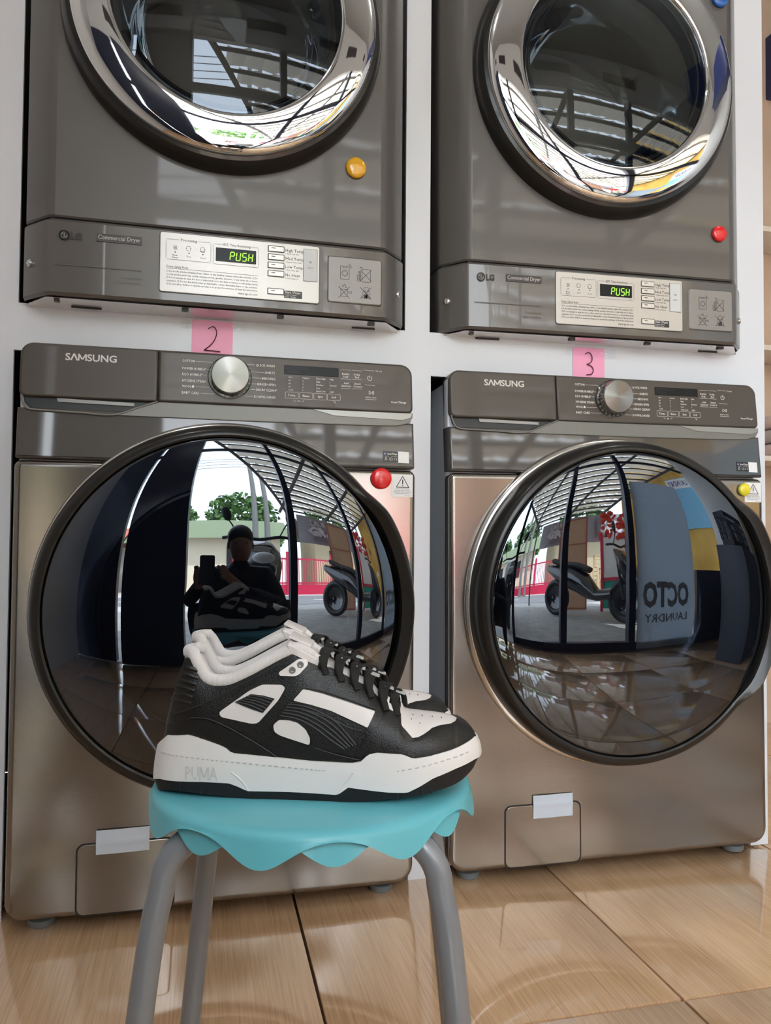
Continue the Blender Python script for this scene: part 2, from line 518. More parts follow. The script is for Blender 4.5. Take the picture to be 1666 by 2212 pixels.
def make_washer():
    root = empty('washing_machine')
    tilt = lambda vs: [setattr(v.co, 'y', v.co.y + TILT(v.co.z)) for v in vs]
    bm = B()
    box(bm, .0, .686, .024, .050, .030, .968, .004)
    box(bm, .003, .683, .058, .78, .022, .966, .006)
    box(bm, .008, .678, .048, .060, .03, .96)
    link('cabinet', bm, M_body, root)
    bm = B(); slab(bm, rrect(-.003, .689, .0245, .7825, (.032, .032, .0125, .0125)), 0, .03, .009, 4)
    link('lower_panel', bm, M_steel, root)
    bm = B(); tilt(slab(bm, rrect(-.001, .687, .7855, .872, (.003, .003, 0, 0)), 0, .04, .004, 3))
    link('upper_fascia', bm, M_fascia, root)
    bm = B(); tilt(slab(bm, [(.152,.8640),(.40,.8628),(.60,.8640),(.655,.8655),(.676,.871),(.684,.882),(.685,.8905),(.226,.8905)], -.003, .03, .0015))
    band = link('silver_band', bm, M_band, root)
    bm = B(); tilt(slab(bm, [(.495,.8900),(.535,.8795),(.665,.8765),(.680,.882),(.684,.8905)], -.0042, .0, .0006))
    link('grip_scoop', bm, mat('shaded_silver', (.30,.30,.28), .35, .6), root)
    bm = B(); tilt(slab(bm, [(.006,.894),(.009,.881),(.020,.870),(.155,.8655),(.224,.8905),(.224,.894)], .004, .03, .002))
    rc = link('handle_recess', bm, M_recess, root)
    bm = B(); tilt(tube(bm, smooth_path([(.0045,.001,.897),(.006,-.001,.884),(.016,-.003,.8695),(.05,-.003,.8672),(.10,-.003,.8657),(.152,-.003,.8642),(.19,-.003,.878),(.2245,-.003,.8908)], 5), .0017, 8))
    link('recess_lip', bm, M_band, root)
    bm = B(); tilt(slab(bm, [(.062,.8835),(.185,.8815),(.185,.8870),(.060,.8900)], .0015, .01))
    link('drawer_ledge', bm, mat('grey_ledge', (.32,.31,.30), .4, .3), root)
    bm = B(); tilt(slab(bm, rrect(.001, .2238, .8905, .984, (.012, .0, .0, .021), 8), -.004, .04, .004, 3))
    link('detergent_drawer', bm, M_panel, root)
    bm = B(); tilt(slab(bm, rrect(.2246, .685, .8905, .984, (.0, .010, .022, .0), 8), -.004, .04, .004, 3))
    link('control_panel', bm, M_panel, root)
    P = -.0045                                      # print sits just proud of the panel
    bm = B(); text(bm, 'S\u039bMSUNG', .072, .9560, w=.083, h=.0118, y=P, bold=.020, res=3, warp=TILT)
    link('maker_lettering', bm, M_brand, root, False)
    # dial
    bm = B(); KX, KZ = .3470, .9400
    y0 = -.004 + TILT(KZ)
    lathe(bm, KX, KZ, [(.0385, y0 + .002), (.0385, y0 - .003), (.0370, y0 - .0045), (.033, y0 - .0045), (.033, y0 - .002)], 48)
    ring = link('dial_ring', bm, mat('smoked_dial_ring', (.035,.033,.030), .12, 0, coat=1), root)
    bm = B()
    for k in range(24):
        a = 2 * PI * k / 24
        if 1.0 < a < 2.2: continue
        m = Matrix.Translation((KX + .0352*math.cos(a), y0 - .0046, KZ + .0352*math.sin(a))) @ Matrix.Rotation(-a, 4, 'Y')
        box(bm, -.0016, .0016, -.0003, .0004, -.0013, .0013, mat=m)
    link('dial_ticks', bm, mat('tick_grey', (.22,.21,.20), .4), ring, False)['kind'] = 'stuff'
    bm = B(); lathe(bm, KX, KZ + .001, [(.0335, y0 - .002), (.0335, y0 - .022), (.0330, y0 - .0235)], 64)
    kn = link('dial_knob', bm, mat('knob_rim', (.45,.43,.40), .18, 1.0), root)
    bm = B(); lathe(bm, KX, KZ + .001, [(.0330, y0 - .0235), (.0318, y0 - .0250), (.0300, y0 - .0253), (.0, y0 - .0256)], 64)
    link('knob_face', bm, M_knobface, kn)
    # display and printing
    bm = B(); tilt(slab(bm, rrect(.4435, .5435, .9525, .9695, .0012, 2), -.0048, .0, .0004))
    dp = link('display_window', bm, M_display, root)
    bm = B()
    for k in range(6): line(bm, rrect(.4475 + k*.0068, .4520 + k*.0068, .9625, .9668, .0008, 1), .0005, -.0050, TILT, True)
    for k in range(3): line(bm, rrect(.4515 + k*.0075, .4565 + k*.0075, .9555, .9590, .0008, 1), .0005, -.0050, TILT, True)
    link('display_icons', bm, M_ghost, dp, False)['kind'] = 'stuff'
    bm = B()
    t = lambda s, x, z, w, h, al='L', b=.012: text(bm, s, x, z, w, h, P, al, b, 1, TILT)
    for s, x, z, w in (('COTTON', .2645, .9645, .0215), ('POWER BUBBLE*', .2647, .9508, .0412), ('ECO BUBBLE*', .2649, .9402, .0350), ('HYGIENE STEAM', .2650, .9287, .0405),
                       ('WOOL', .2648, .9185, .0155), ('BABY CARE', .2648, .9070, .0292)):
        t(s, x, z, w, .0044)
    for s, x, z, w in (('QUICK WASH', .4262, .9640, .0335), ('SHIRTS', .4268, .9510, .0185), ('BEDDING', .4274, .9400, .0240), ('RINSE+SPIN', .4280, .9290, .0325),
                       ('DRUM CLEAN*', .4305, .9187, .0375), ('DOWNLOADED', .4288, .9060, .0390)):
        t(s, x, z, w, .0044, 'R')
    W = .00065
    for pts in ([(.2878,.9667),(.3140,.9667),(.3215,.9600)], [(.3075,.9530),(.3110,.9530)], [(.3015,.9424),(.3062,.9424)], [(.2880,.9207),(.3110,.9207)], [(.2965,.9092),(.3200,.9092)],
                [(.3912,.9662),(.3760,.9662),(.3700,.9600)], [(.4065,.9532),(.3820,.9532)], [(.4015,.9422),(.3855,.9422)], [(.3940,.9312),(.3865,.9312)], [(.3915,.9209),(.3845,.9209)], [(.3880,.9082),(.3735,.9082)]):
        line(bm, pts, W, P, TILT)
    disc(bm, .2835, .9207, .0024, P, 10, TILT)
    link('programme_lettering', bm, M_print, root, False)
    bm = B()
    for x, rows in ((.4490, ('90°c', '60', '40', '30', 'Cold')), (.4745, ('5 times', '4', '3', '2', '1')), (.4998, ('Extra High', 'High', 'Medium', 'Low', 'Extra Low')), (.5248, ('High', 'I', 'Normal', 'I', 'Light'))):
        for k, s in enumerate(rows):
            text(bm, s, x + .0022, .9458 - .0058*k, None, .0028, P, 'L', .012, 1, TILT)
    for x, s in ((.5570, ('Bubble', 'Soak')), (.5782, ('Delay', 'End'))):
        for k, w in enumerate(s): t(w, x, .9575 - .0052*k, None, .0036, 'C')
    for x, s in ((.5575, ('Add', 'Garment')), (.5790, ('Smart', 'Control'))):
        for k, w in enumerate(s): t(w, x, .9400 - .0052*k, None, .0036, 'C')
    for x in (.557, .578):
        line(bm, [(x - .0095, .9668), (x + .0095, .9668)], .0005, P, TILT)
        line(bm, [(x - .0095, .9498), (x + .0095, .9498)], .0005, P, TILT)
        line(bm, [(x - .0095, .9320), (x + .0095, .9320)], .0005, P, TILT)
    line(bm, circle_pts(.6022, .9536, .0042, 14, math.radians(125), math.radians(415)), .0009, P, TILT)
    line(bm, [(.6022, .9536), (.6022, .9590)], .0009, P, TILT)
    line(bm, [(.5902,.9686),(.6112,.9680)], .0006, P, TILT); line(bm, [(.5930,.9408),(.6125,.9400)], .0006, P, TILT); line(bm, [(.5935,.9135),(.6145,.9130)], .0006, P, TILT)
    line(bm, [(.6005,.9292),(.6005,.9228),(.6055,.9260)], .0007, P, TILT, True)
    line(bm, [(.6075,.9292),(.6075,.9228)], .0008, P, TILT); line(bm, [(.6095,.9292),(.6095,.9228)], .0008, P, TILT)
    t('Hold to Start', .6040, .9158, .0205, .0026, 'C'); t('*(3 sec)', .6135, .9668, .0120, .0026)
    t('SmartThings', .6425, .9088, .0290, .0036)
    line(bm, [(.4610,.9060),(.4610,.9035),(.4650,.9035)], .0005, P, TILT); line(bm, [(.4790,.9060),(.4790,.9035),(.4745,.9035)], .0005, P, TILT)
    line(bm, rrect(.4683, .4712, .9022, .9042, .0002, 1), .0005, P, TILT, True); line(bm, circle_pts(.46975, .9042, .0010, 6, 0, PI), .0005, P, TILT)
    t('*%', .5330, .9030, .0050, .0034)
    link('option_lettering', bm, M_print, root, False)
    for x, s in ((.4454, 'Temp.'), (.4713, 'Rinse'), (.4972, 'Spin'), (.5222, 'Soil')):
        bm = B(); line(bm, rrect(x, x + .0240, .9080, .9198, .0020, 3), .0005, P, TILT, True)
        text(bm, s, x + .0120, .9120, None, .0040, P, 'C', .014, 1, TILT)
        link('touch_button', bm, M_print, root, False)
    bm = B()
    for x in (.4478, .4733, .4986, .5236):
        for k in range(5): rect(bm, x - .0010, x + .0010, .9460 - .0058*k, .9480 - .0058*k, P, TILT)
    for x, z in ((.557, .9632), (.578, .9632), (.557, .9462), (.578, .9462)): rect(bm, x - .0013, x + .0013, z - .0008, z + .0008, P, TILT)
    link('indicator_lamps', bm, M_ink, root, False)['kind'] = 'stuff'
    # stickers
    S = -.0006
    bm = B(); slab(bm, [(.6262,.7985),(.6550,.7980),(.6550,.8170),(.6262,.8178)], S, .0, 0); 
    for v in bm.verts: v.co.y += TILT(v.co.z)
    st = link('information_sticker', bm, M_stickblack, root, False); st['label'] = 'black information sticker with white icons'
    bm = B(); text(bm, 'SmartThings', .6345, .8110, .0185, .0034, S - .0003, 'L', .02, 1, TILT)
    line(bm, [(.6290,.8082),(.6378,.8082)], .0004, S - .0003, TILT); line(bm, [(.6420,.8082),(.6530,.8082)], .0004, S - .0003, TILT)
    line(bm, circle_pts(.6318, .8050, .0013, 8), .0006, S - .0003, TILT, True); line(bm, [(.6303,.8038),(.6298,.8010),(.6325,.8008),(.6345,.8035)], .0006, S - .0003, TILT)
    line(bm, rrect(.6385, .6440, .8008, .8052, .0004, 1), .0005, S - .0003, TILT, True); line(bm, [(.64125,.8008),(.64125,.8052)], .0004, S - .0003, TILT)
    line(bm, circle_pts(.6497, .8028, .0025, 10, -.3, PI + .3), .0006, S - .0003, TILT); rect(bm, .6470, .6480, .8008, .8030, S - .0003, TILT); rect(bm, .6514, .6524, .8008, .8030, S - .0003, TILT)
    link('sticker_print', bm, M_print, st, False)
    bm = B(); disc(bm, .6300, .8128, .0017, S - .0003, 10, TILT); link('sticker_emblem', bm, M_stickblue, st, False)
    bm = B(); slab(bm, [(.6551,.7965),(.6760,.7960),(.6760,.8172),(.6551,.8176)], S, 0, 0)
    for v in bm.verts: v.co.y += TILT(v.co.z)
    link('code_sticker', bm, M_sticker, root, False)['label'] = 'small blank white sticker'
    bm = B(); slab(bm, [(.6430,.7330),(.6830,.7330),(.6830,.7745),(.6430,.7745)], S, 0, 0)
    ws = link('warning_sticker', bm, M_sticker, root, False); ws['label'] = 'white sticker with black warning triangle'
    bm = B(); line(bm, [(.6515,.7510),(.6755,.7505),(.6635,.7712)], .0013, S - .0003, None, True)
    line(bm, [(.6635,.7645),(.6635,.7570)], .0019, S - .0003); disc(bm, .6635, .7540, .0010, S - .0003, 8)
    for k, s in enumerate(('Dilarang membuka penutup', 'pastikan program dihentikan', 'periksa filter sebelum digunakan', 'bersihkan ruangan setelah cuci')):
        text(bm, s, .6632, .7473 - .0028*k, (.026, .030, .034, .027)[k], .0016, S - .0003, 'C', .01, 1)
    text(bm, 'DC68-04171A', .6800, .7345, .0125, .0014, S - .0003, 'R', .0, 1)
    link('warning_print', bm, M_ink, ws, False)
    # filter flap
    bm = B(); slab(bm, rrect(.1062, .2660, .0242, .1442, .0135), -.0004, .002); fr = link('flap_gap', bm, M_gasket, root)
    bm = B(); slab(bm, rrect(.1085, .2637, .0265, .1419, .0120), -.0016, .002, .0012, 3); link('filter_flap', bm, M_steel, root)
    for x, y in ((.048, .044), (.638, .044), (.055, .70), (.631, .70)):
        bm = B(); lathe_z(bm, x, y, [(0, 0), (.020, 0), (.022, .003), (.022, .012), (.013, .013), (.013, .030), (0, .030)], 20); link('foot', bm, M_foot, root)
    # door
    bm = B(); lathe(bm, DX, DZ, [(.3245, .014), (.3240, -.003), (.3222, -.0075), (.3185, -.0100), (.3150, -.0112), (.3120, -.010)], 128)
    link('door_bezel', bm, M_bezel, root)
    def warp(a, r, y):
        h = hand(a); k = min(1, max(0, (-y - .012) / .03))
        return r + (.010 * h * k if r > .300 else 0.006 * h * k), y - .016 * h * k * (1 if r > .297 else .4)
    bm = B(); lathe(bm, DX, DZ, [(.3130, .004), (.3150, -.012), (.3150, -.034), (.3135, -.048), (.3090, -.060), (.3020, -.0665), (.2955, -.0675), (.2925, -.0655), (.2915, -.061), (.290, -.050)], 144, warp)
    door = link('door', bm, M_ring, root)
    RR, C8, a0 = 2.2, 140.0, .2925
    f = lambda r: r*r/(2*RR) + C8*r**8
    ya = -.0640 - f(a0)
    bm = B(); lathe(bm, DX, DZ, [(a0, -.060)] + [(a0 * math.sqrt(k/22), ya + f(a0 * math.sqrt(k/22))) for k in range(22, 0, -1)] + [(0, ya)], 128)
    link('door_glass', bm, M_glassW, door, True, 80)
    bm = B(); lathe(bm, DX, DZ, [(.290, -.056), (.235, -.050), (.212, -.049), (.208, -.056), (.204, -.056), (.200, -.048), (.185, -.030), (.150, -.018), (.08, -.012), (0, -.010)], 96)
    link('door_bowl', bm, mat('dark_bowl', (.050,.051,.058), .12, coat=.5), door)
    return root

washer = make_washer()
tag(washer, 'left bronze front-loading washing machine, behind the stool and sneakers', 'washing machine', 'front-loading washing machines')
washer2 = copy_tree(washer)
washer2.location = (.7681, .0167, 0); washer2.rotation_euler = (0, -.0055, -.0116)
washer2['label'] = 'right bronze front-loading washing machine with a yellow magnet'
WM = [Matrix.Translation((0,0,0)), Matrix.Translation(washer2.location) @ washer2.rotation_euler.to_matrix().to_4x4()]
# ================================================================ tumble dryers
EX, EZ = .335, 1.583
def section(bm, sec, z0, z1, bev=.003, top=True, bottom=True):
    """Bent sheet: an x,y outline carried from z0 to z1 with slightly turned-in rims."""
    n = len(sec); cx = .336
    rows = []
    for z, d in ((z0, bev if bottom else 0), (z0 + bev, 0), (z1 - bev, 0), (z1, bev if top else 0)):
        rows.append([bm.verts.new((x + (d*.5 if x < cx else -d*.5), y + d, z)) for x, y in sec])
    for a, b in zip(rows, rows[1:]):
        for i in range(n - 1): bm.faces.new((a[i], a[i+1], b[i+1], b[i]))
    return rows

def make_dryer():
    root = empty('tumble_dryer')
    L = [(-.002, .30), (-.002, .052), (.001, .045), (.036, .009), (.041, .005), (.047, .0018)]
    Rr = [(.672 - x, y) for x, y in reversed(L)]
    X0, X1 = .053, .619
    # front skin: bent sides plus a flat face with the round door hole
    bm = B()
    for s in (L + [(X0, 0)], [(X1, 0)] + Rr):
        section(bm, s, 1.1965, 2.06)
    z0, z1 = 1.1995, 2.057
    outer = [bm.verts.new(p) for p in ((X0,0,z0),(X1,0,z0),(X1,0,z1),(X0,0,z1))]
    es = [bm.edges.new((outer[i], outer[(i+1) % 4])) for i in range(4)]
    circ = [bm.verts.new((EX + .205*math.cos(2*PI*i/64), 0, EZ + .205*math.sin(2*PI*i/64))) for i in range(64)]
    es += [bm.edges.new((circ[i], circ[(i+1) % 64])) for i in range(64)]
    bmesh.ops.triangle_fill(bm, edges=es, use_beauty=True)
    lo = [bm.verts.new((x, .003, 1.1965)) for x in (X0, X1)]
    bm.faces.new((lo[0], lo[1], outer[1], outer[0]))
    lathe(bm, EX, EZ, [(.205, 0), (.200, .05), (.255, .10), (.255, .50), (0, .50)], 64)
    link('front_skin', bm, M_dryer, root)
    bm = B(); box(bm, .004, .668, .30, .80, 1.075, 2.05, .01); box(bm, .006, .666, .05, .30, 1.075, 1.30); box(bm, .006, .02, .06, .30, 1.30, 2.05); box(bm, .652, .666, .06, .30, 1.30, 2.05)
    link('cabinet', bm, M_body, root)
    # drum behind the glass
    bm = B(); lathe(bm, EX, EZ, [(.196, .0), (.186, .03), (.190, .075), (.246, .105), (.248, .47), (.0, .485)], 64)
    link('drum', bm, M_drum, root)
    # door
    bm = B(); lathe(bm, EX, EZ, [(.281, .0), (.2805, -.012), (.2760, -.026), (.2700, -.034), (.2625, -.036), (.2600, -.030)], 128)
    door = link('door', bm, M_ring, root)
    prof = [(.2635, -.033), (.2630, -.0395), (.2605, -.0440), (.2570, -.0468)] + [(r, -.0560 + 2.3*(r - .2)**2) for r in (.252, .245, .238, .231, .224, .217, .210, .204)] + [(.2000, -.0558), (.1975, -.0540), (.1965, -.0490)]
    bm = B(); lathe(bm, EX, EZ, prof, 160); link('chrome_ring', bm, M_chrome, door, True, 60)
    bm = B(); R2 = 1.55
    lathe(bm, EX, EZ, [(.1970 * math.sqrt(k/10), -.0625 + (.1970**2 * k/10)/(2*R2)) for k in range(10, 0, -1)] + [(0, -.0625)], 96); link('door_glass', bm, M_glassD, door, True, 80)
    bm = B(); lathe(bm, EX, EZ, [(.1975, -.049), (.183, -.045), (.178, -.030), (.165, .06), (.140, .10), (.09, .118), (0, .124)], 96); link('glass_bowl', bm, M_bowl, door, True, 60)
    bm = B(); tube(bm, [(EX + .183*math.cos(a*PI/40), -.044, EZ + .183*math.sin(a*PI/40)) for a in range(80)], .003, 8, closed=True); link('glass_clamp_ring', bm, M_gasket, door)
    # control fascia at the bottom
    Lp = [(-.004, .30), (-.004, .050), (-.001, .042), (.034, .006), (.040, .0015), (.047, -.002)]
    sec = Lp + [(.16, -.0035), (.336, -.004), (.51, -.0035)] + [(.672 - x, y) for x, y in reversed(Lp)]
    bm = B(); section(bm, sec, 1.0625, 1.1935, .005)
    for z, d in ((1.0625, .005),):
        vs = [bm.verts.new((x, y + d, z)) for x, y in ((.05, -.001), (.622, -.001), (.622, .012), (.05, .012))]; bm.faces.new(vs)
    link('control_fascia', bm, M_dryer2, root)
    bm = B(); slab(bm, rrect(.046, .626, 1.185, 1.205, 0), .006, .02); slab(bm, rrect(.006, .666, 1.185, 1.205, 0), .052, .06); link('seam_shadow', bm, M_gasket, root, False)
    # zinc base plate seen from below
    bm = B()
    vs = [bm.verts.new(p) for p in ((.040,.006,1.0600),(.632,.006,1.0600),(.668,.050,1.0585),(.668,.075,1.0560),(.004,.075,1.0560),(.004,.050,1.0585))]; bm.faces.new(vs)
    vs = [bm.verts.new(p) for p in ((.004,.075,1.0560),(.668,.075,1.0560),(.668,.075,1.068),(.004,.075,1.068))]; bm.faces.new(vs)
    base = link('base_plate', bm, M_under, root, False)
    bm = B()
    for x0, x1, y0, y1 in ((.075,.125,.045,.048), (.052,.060,.012,.022), (.262,.274,.012,.020), (.430,.442,.012,.020), (.575,.620,.045,.048), (.600,.612,.012,.022), (.004,.668,.0745,.0765)):
        box(bm, x0, x1, y0, y1, 1.0555, 1.0595)
    link('plate_slots', bm, M_gasket, base, False)['kind'] = 'stuff'
    F = -.0048
    for x in (.011, .660):
        bm = B(); m = Matrix.Translation((x, .030, 1.122)) @ Matrix.Rotation(math.radians(-45 if x < .3 else 45), 4, 'Z')
        lathe(bm, 0, 0, [(.0065, .0), (.0065, -.003), (.004, -.0055), (0, -.006)], 16)
        for v in bm.verts: v.co = m @ v.co
        link('screw', bm, M_screw, root)
    # maker's badge and words
    bm = B(); cx, cz = .0690, 1.1640
    line(bm, circle_pts(cx, cz, .0075, 28), .0022, F, None, True)
    disc(bm, cx, cz, .0064, F, 24)
    text(bm, 'LG', .0795, 1.1590, .0170, .0105, F, 'L', .03, 2)
    bd = link('maker_badge', bm, mat('dark_badge', (.018,.017,.016), .4), root, False)
    bm = B(); line(bm, [(.0690,1.1675),(.0690,1.1612),(.0722,1.1612)], .0010, F - .0002); disc(bm, .0662, 1.1662, .0009, F - .0002, 8)
    line(bm, circle_pts(.0690, 1.1640, .0052, 16, PI*.5, PI*1.95), .0008, F - .0002); line(bm, [(.0725,1.1640),(.0742,1.1640)], .0008, F - .0002)
    link('badge_face', bm, mat('badge_pale', (.30,.28,.26), .35), bd, False)
    bm = B(); slab(bm, rrect(.1205, .1945, 1.1590, 1.1728, .0006, 2), F, -.002); nb = link('name_plate', bm, mat('charcoal_plate', (.045,.042,.040), .4), root, False)
    bm = B(); text(bm, 'Commercial Dryer', .1575, 1.1632, .0690, .0072, F - .0003, 'C', .008, 2); link('name_lettering', bm, mat('pale_letters', (.50,.48,.46), .4), nb, False)
    bm = B(); line(bm, [(.0560,1.1140),(.1935,1.1140)], .0012, F); text(bm, 'Ultra Capacity', .1935, 1.0980, .0330, .0046, F, 'R', .0, 1); text(bm, 'Quiet Operation', .1935, 1.0895, .0380, .0046, F, 'R', .0, 1)
    link('faint_lettering', bm, mat('faint_ink', (.10,.095,.09), .4), root, False)
    # silver control plate
    bm = B(); slab(bm, rrect(.2235, .5045, 1.0805, 1.1870, .0052), F - .0006, 0, .0008); link('plate_rim', bm, mat('dark_rim', (.10,.095,.09), .3, .3), root)
    Q = F - .0014
    bm = B(); slab(bm, rrect(.2247, .5033, 1.0817, 1.1858, .0042), Q, -.004, .0006); pl = link('control_plate', bm, M_plate, root)
    q = Q - .0003
    bm = B(); slab(bm, rrect(.3190, .3895, 1.1430, 1.1672, .0008, 2), q - .0001, Q + .0004); dp = link('display_window', bm, M_display, root, False)
    SEG = {'P': 'abefg', 'U': 'bcdef', 'S': 'acdfg', 'H': 'bcefg'}
    on, off = B(), B()
    for k, ch in enumerate('PUSH'):
        x = .3435 + k * .0107; zb, w, h = 1.1468, .0068, .0142; sl = .10
        pt = {'a': ((0,1),(1,1)), 'b': ((1,1),(1,.5)), 'c': ((1,.5),(1,0)), 'd': ((0,0),(1,0)), 'e': ((0,.5),(0,0)), 'f': ((0,1),(0,.5)), 'g': ((0,.5),(1,.5))}
        for sgm, (p0, p1) in pt.items():
            g = lambda p: Vector((x + p[0]*w + p[1]*h*sl, zb + p[1]*h))
            A_, B_ = g(p0), g(p1); d = (B_ - A_).normalized() * .0010
            line(on if sgm in SEG[ch] else off, [A_ + d, B_ - d], .0017, q - .0004)
    link('lit_digits', on, M_led, dp, False); link('unlit_segments', off, M_leddim, dp, False)['kind'] = 'stuff'
    bm = B()
    def gapbox(x0, x1, z0, z1, g0, g1):
        pts = rrect(x0, x1, z0, z1, .0018, 3)
        line(bm, [(g0, z1), (x0 + .0018, z1)], .0006, q); line(bm, [(x0, z1 - .0018), (x0, z0 + .0018)], .0006, q)
        line(bm, [(x0 + .0018, z0), (x1 - .0018, z0)], .0006, q); line(bm, [(x1, z0 + .0018), (x1, z1 - .0018)], .0006, q); line(bm, [(x1 - .0018, z1), (g1, z1)], .0006, q)
    gapbox(.2345, .3105, 1.1385, 1.1740, .2570, .2890); gapbox(.3145, .3940, 1.1375, 1.1730, .3310, .3810)
    line(bm, [(.2360,1.1228),(.3935,1.1228)], .0006, q)
    for k in range(4): line(bm, [(.2470, 1.1570 + .0018*k), (.2530, 1.1570 + .0018*k)], .0008, q)
    for x in (.2725, .2965):
        line(bm, [(x-.003,1.1560),(x-.003,1.1605),(x-.0045,1.1600),(x-.0025,1.1640),(x+.0025,1.1640),(x+.0045,1.1600),(x+.003,1.1605),(x+.003,1.1560)], .0006, q, None, True)
    line(bm, [(.2920,1.1570),(.3005,1.1570)], .0006, q)
    disc(bm, .2850, 1.1600, .0006, q, 6)
    for x in (.2500, .2735, .2970): disc(bm, x, 1.1520, .0013, q, 10)
    link('plate_outlines', bm, M_inkgrey, pl, False)
    bm = B()
    T = lambda s, x, z, w, h, al='L', b=.006: text(bm, s, x, z, w, h, q, al, b, 1)
    T('Processing', .2730, 1.1720, .0270, .0046, 'C'); T('EST. Time Remaining', .3560, 1.1712, .0470, .0046, 'C')
    T('Flow', .2500, 1.1450, None, .0030, 'C'); T('Sense', .2500, 1.1412, None, .0030, 'C'); T('Dry', .2735, 1.1442, None, .0032, 'C'); T('Cool', .2970, 1.1438, None, .0032, 'C')
    T('min', .3880, 1.1392, .0045, .0016, 'R')
    T('Dryer Safety Rules', .2362, 1.1242, .0360, .0040)
    for k, s in enumerate(('1) Do not dry articles containing foam, rubber, or any similarly textures rubber-like materials. 2) Do',
                           'not dry articles which may contain cleaning solvents, gasoline, kerosene, or any other oils or waxes.',
                           '3) Do not attempt to open the door or place hands on to the dryer to remove or add clothes during',
                           'operation. 4) Do not dry articles that are flammable, contain flammable fumes or dye products.',
                           '5) Do not allow children to operate and play in or around the machines. 6) Read the Instructions.')):
        T(s, .2362, 1.1165 - .0056*k, .1565, .0032)
    T('www.lgecls.com', .3925, 1.0868, .0345, .0040, 'R', .004)
    for k, (a, b) in enumerate((('High Temp.', '1° Elevée Temp. Alta'), ('Med Temp.', '1° Moyenne Temp. Media'), ('Low Temp.', '1° Basse Temp. Baja'), ('No Heat', 'Froid Sin Calefacción'))):
        z = 1.1712 - .0149*k
        T(a, .4415, z + .0002, None, .0052); T(b, .4415, z - .0045, (.024, .029, .024, .024)[k], .0022)
    T('Wi-Fi', .4870, 1.1448, .0090, .0030, 'C')
    for k in range(3): line(bm, circle_pts(.4870, 1.1525, .0012 + .0013*k, 6, PI*.28, PI*.72), .0005, q)
    link('plate_lettering', bm, mat('plate_ink', (.05,.048,.046), .5), pl, False)
    for k in range(5):
        z = (1.1695, 1.1546, 1.1397, 1.1248, 1.0925)[k]
        bm = B(); slab(bm, rrect(.4100, .4398, z - .0011, z + .0106, .0012, 3), q - .0002, Q + .0002); hs = link('button', bm, M_ink, root, False)
        bm = B(); slab(bm, rrect(.4112, .4388, z + .0001, z + .0094, .0008, 3), q - .0012, Q, .0006); link('button_cap', bm, M_button, hs)
        bm = B(); rect(bm, .4165, .4235, z + .0052, z + .0065, q - .0014); link('button_lamp', bm, M_ink, hs, False)
    bm = B(); slab(bm, rrect(.4398, .4725, 1.0875, 1.1005, .0008, 2), q - .0002, Q); sp = link('start_label', bm, mat('black_label', (.03,.029,.028), .4), root, False)
    bm = B(); text(bm, 'Start / Pause', .4412, 1.0955, .0285, .0042, q - .0005, 'L', .015, 1); text(bm, 'Départ / Pause', .4412, 1.0918, .0210, .0024, q - .0005, 'L', .005, 1); text(bm, 'Inicio / Pausa', .4412, 1.0885, .0195, .0024, q - .0005, 'L', .005, 1)
    link('start_lettering', bm, M_sticker, sp, False)
    bm = B(); slab(bm, rrect(.4740, .5000, 1.1205, 1.1800, .0008, 2), q - .0001, Q); wf = link('wifi_button', bm, M_inkgrey, root, False)
    bm = B(); slab(bm, rrect(.4748, .4992, 1.1213, 1.1792, .0006, 2), q - .0006, Q); link('wifi_cap', bm, mat('pale_blue_grey', (.62,.64,.65), .35), wf, False)
    bm = B()
    for k in range(3): line(bm, circle_pts(.4870, 1.1530, .0012 + .0014*k, 6, PI*.25, PI*.75), .0006, q - .0009)
    text(bm, 'Wi-Fi', .4870, 1.1435, .0095, .0032, q - .0009, 'C', .0, 1)
    link('wifi_print', bm, M_inkgrey, wf, False)
    # raised pictogram plate
    bm = B(); slab(bm, rrect(.5185, .6215, 1.0865, 1.1735, .0050), F + .0005, .002, .0022, 3); link('pictogram_rim', bm, M_dryer2, root)
    bm = B(); slab(bm, rrect(.5205, .6195, 1.0885, 1.1715, .0045), F - .0006, 0, .0006); pp = link('pictogram_plate', bm, mat('grey_sticker', (.27,.26,.25), .38, .3), root)
    bm = B(); y = F - .0010
    line(bm, rrect(.5425, .5590, 1.1310, 1.1555, .0012, 2), .0007, y, None, True); line(bm, circle_pts(.5508, 1.1420, .0056, 18), .0006, y, None, True); line(bm, circle_pts(.5508, 1.1420, .0040, 14), .0004, y, None, True)
    line(bm, [(.5470,1.1550),(.5470,1.1525),(.5545,1.1525),(.5545,1.1550)], .0006, y)
    for x, z in ((.5625, 1.1545), (.5600, 1.1580)): line(bm, [(x-.0022,z),(x+.0022,z)], .0005, y); line(bm, [(x,z-.0022),(x,z+.0022)], .0005, y)
    line(bm, rrect(.5835, .5990, 1.1290, 1.1525, .0012, 2), .0007, y, None, True)
    for k in range(9): rect(bm, .5765, .5815, 1.1295 + .0022*k, 1.1305 + .0022*k, y)
    line(bm, [(.5745,1.1292),(.5745,1.1420)], .0006, y); line(bm, [(.580,1.1560),(.584,1.1545)], .0012, y)
    line(bm, [(.5435,1.1120),(.5440,1.0990),(.5555,1.0990),(.5560,1.1120)], .0007, y); line(bm, [(.5420,1.1120),(.5580,1.1120)], .0007, y); line(bm, [(.5560,1.1085),(.5640,1.1085),(.5640,1.1060),(.5560,1.1060)], .0006, y)
    for x, z in ((.5475, 1.1185), (.5510, 1.1205), (.5530, 1.1165)): line(bm, circle_pts(x, z, .0014, 8), .0005, y, None, True)
